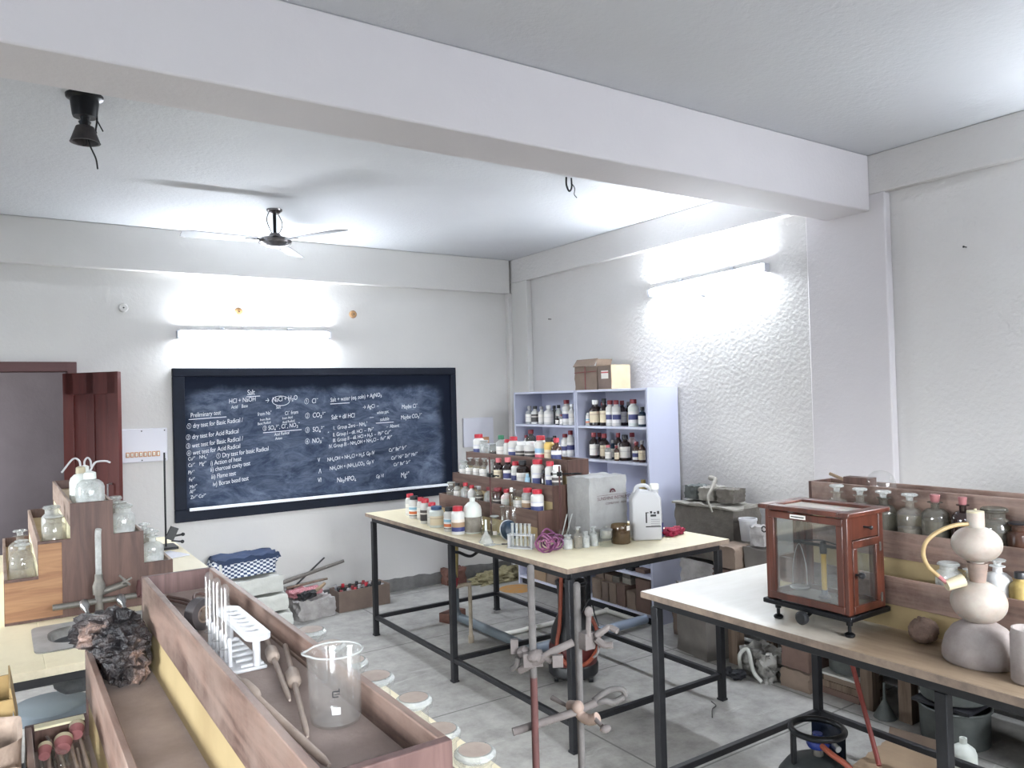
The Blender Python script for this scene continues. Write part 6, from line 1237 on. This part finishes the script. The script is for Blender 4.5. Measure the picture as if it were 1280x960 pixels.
obj('beam', MB().bar((bw/2-.006, cy_-.115, zc+.186), (bw/2-.006, cy_+.115, zc+.186), .006, .010).bar((bw/2-.006, cy_-.11, zc+.19), (bw/2-.006, cy_, zc+.205), .004).bar((bw/2-.006, cy_+.11, zc+.19), (bw/2-.006, cy_, zc+.205), .004), 'black_metal', t)
for s in (-1, 1):
    yy_ = cy_+s*.095
    obj('pan_hanger', MB().tube([(bw/2-.006, yy_-.03, zc+.026), (bw/2-.006, yy_-.026, zc+.11), (bw/2-.006, yy_, zc+.18), (bw/2-.006, yy_+.026, zc+.11), (bw/2-.006, yy_+.03, zc+.026)], .0014, 6, 4), 'steel', t)
    obj('pan', MB().lathe([(0, .017), (.032, .019), (.035, .024), (.034, .026), (0, .020)], c=(bw/2-.006, yy_, zc), n=24), 'steel', t)
# ------------------------------------------------------------------ gas generator of three frosted bulbs
kc = (2.432, 1.152); KS = .00242
t = thing('kipps_apparatus', 'tall frosted glass gas generator of two bulbs on a dome with a bent rubber tube', 'glass apparatus', (kc[0], kc[1], .9))
def kz(v): return at(1221, v, x=kc[0]-.0, y=None).z-.9
obj('base_dome', MB().lathe([(0, .002), (.098, .002), (.103, .012), (.102, .035), (.093, .07), (.073, .10), (.045, .118), (.022, .124), (.02, .135), (0, .135)], n=40), 'frosted_dusty', t)
zb1 = kz(752); zb2 = kz(680)
def bulb(zc, r, hh, n=40): return [(r*math.cos(a), zc+hh*math.sin(a)) for a in [R_(-75+10*k) for k in range(16)]]
obj('lower_bulb', MB().lathe([(.018, .128)]+bulb(zb1, .0755, .064)+[(.021, zb1+.066)], n=40), 'frosted_glass', t)
obj('sleeve', MB().lathe([(0, kz(727)), (.021, kz(727)), (.029, kz(703)), (0, kz(703))], n=24), 'sleeve_tan', t)
obj('upper_bulb', MB().lathe([(.02, kz(704))]+bulb(zb2, .068, .054)+[(.0235, kz(659)), (.0235, kz(641)), (.0215, kz(641))], n=40), 'frosted_glass', t)
obj('stopper', MB().lathe([(0, kz(646)), (.022, kz(646)), (.0235, kz(639)), (0, kz(638))], n=20).lathe([(0, kz(639)), (.005, kz(639)), (.004, kz(636)), (0, kz(636))], n=8), 'rubber_cream', t)
K0 = Vector((kc[0], kc[1], .9)); side = Vector((-.42, .9, 0))
def kp(u, v): 
    d = at(u, v, y=kc[1]); n = Vector((_f.x, _f.y, 0)).normalized(); r0 = at(u, v, x=1.0)-CAMP; k = ((K0-CAMP).dot(n))/(r0.dot(n)); return CAMP+r0*k-K0
obj('side_stopper', MB().cyl(kp(1204, 725), kp(1182, 741) if False else kp(1183, 732), .019, .016, 20), 'rubber_cream', t)
obj('joint', MB().tube([kp(1186, 730), kp(1180, 726), kp(1172, 719)], .006, 10, 3), 'pink_rubber', t)
obj('rubber_tube', MB().tube([kp(1173, 720), kp(1160, 708), kp(1154, 692), kp(1158, 677), kp(1172, 665), kp(1192, 657), kp(1210, 655)], .0062, 12, 6), 'rubber_tan', t)
# other things on that bench
p = at(1166, 795, z=.9); solid('twine_ball', 'brown ball of rough twine on the bench beside the frosted dome', 'ball of twine', MB().ball((0, 0, .038), (.05, .043, .04), 4, .12, 3, 3, .001).tube([(-.02, 0, .07), (-.03, 0, .085), (-.015, 0, .082)], .004, 8, 3), 'twine', (2.475, 1.345, .9), 0, None, 70)
t = thing('enamel_jar', 'tall pale grey jar cut by the frame edge on the dusty bench', 'jar', (2.36, .985, .9)); obj('wall', MB().lathe([(0, 0), (.045, 0), (.05, .006), (.05, .13), (.046, .145), (.046, .15), (.042, .15), (.042, .01)], n=28), 'frosted_dusty', t)
for k in range(1):
    solid('paper_sheet', ('crumpled yellowed paper between frosted dome and rack, standing', 'second yellowed paper folded against the rack behind the dome')[k], 'paper', MB().crumple_box((0, 0, .055), (.012, .09, .11), .005, 6, k+4), 'paper_yellow', (2.508, 1.015, .9), R_(10))
SC.view_settings.view_transform = 'Standard'; SC.view_settings.look = 'None'; SC.view_settings.gamma = 1.0; SC.view_settings.exposure = 1.75
SC.view_settings.use_curve_mapping = False
SC.cycles.use_denoising = True
SC.cycles.max_bounces = 10; SC.cycles.diffuse_bounces = 5; SC.cycles.glossy_bounces = 4; SC.cycles.transparent_max_bounces = 24; SC.cycles.sample_clamp_indirect = 8
SC.cycles.caustics_reflective = False; SC.cycles.caustics_refractive = False
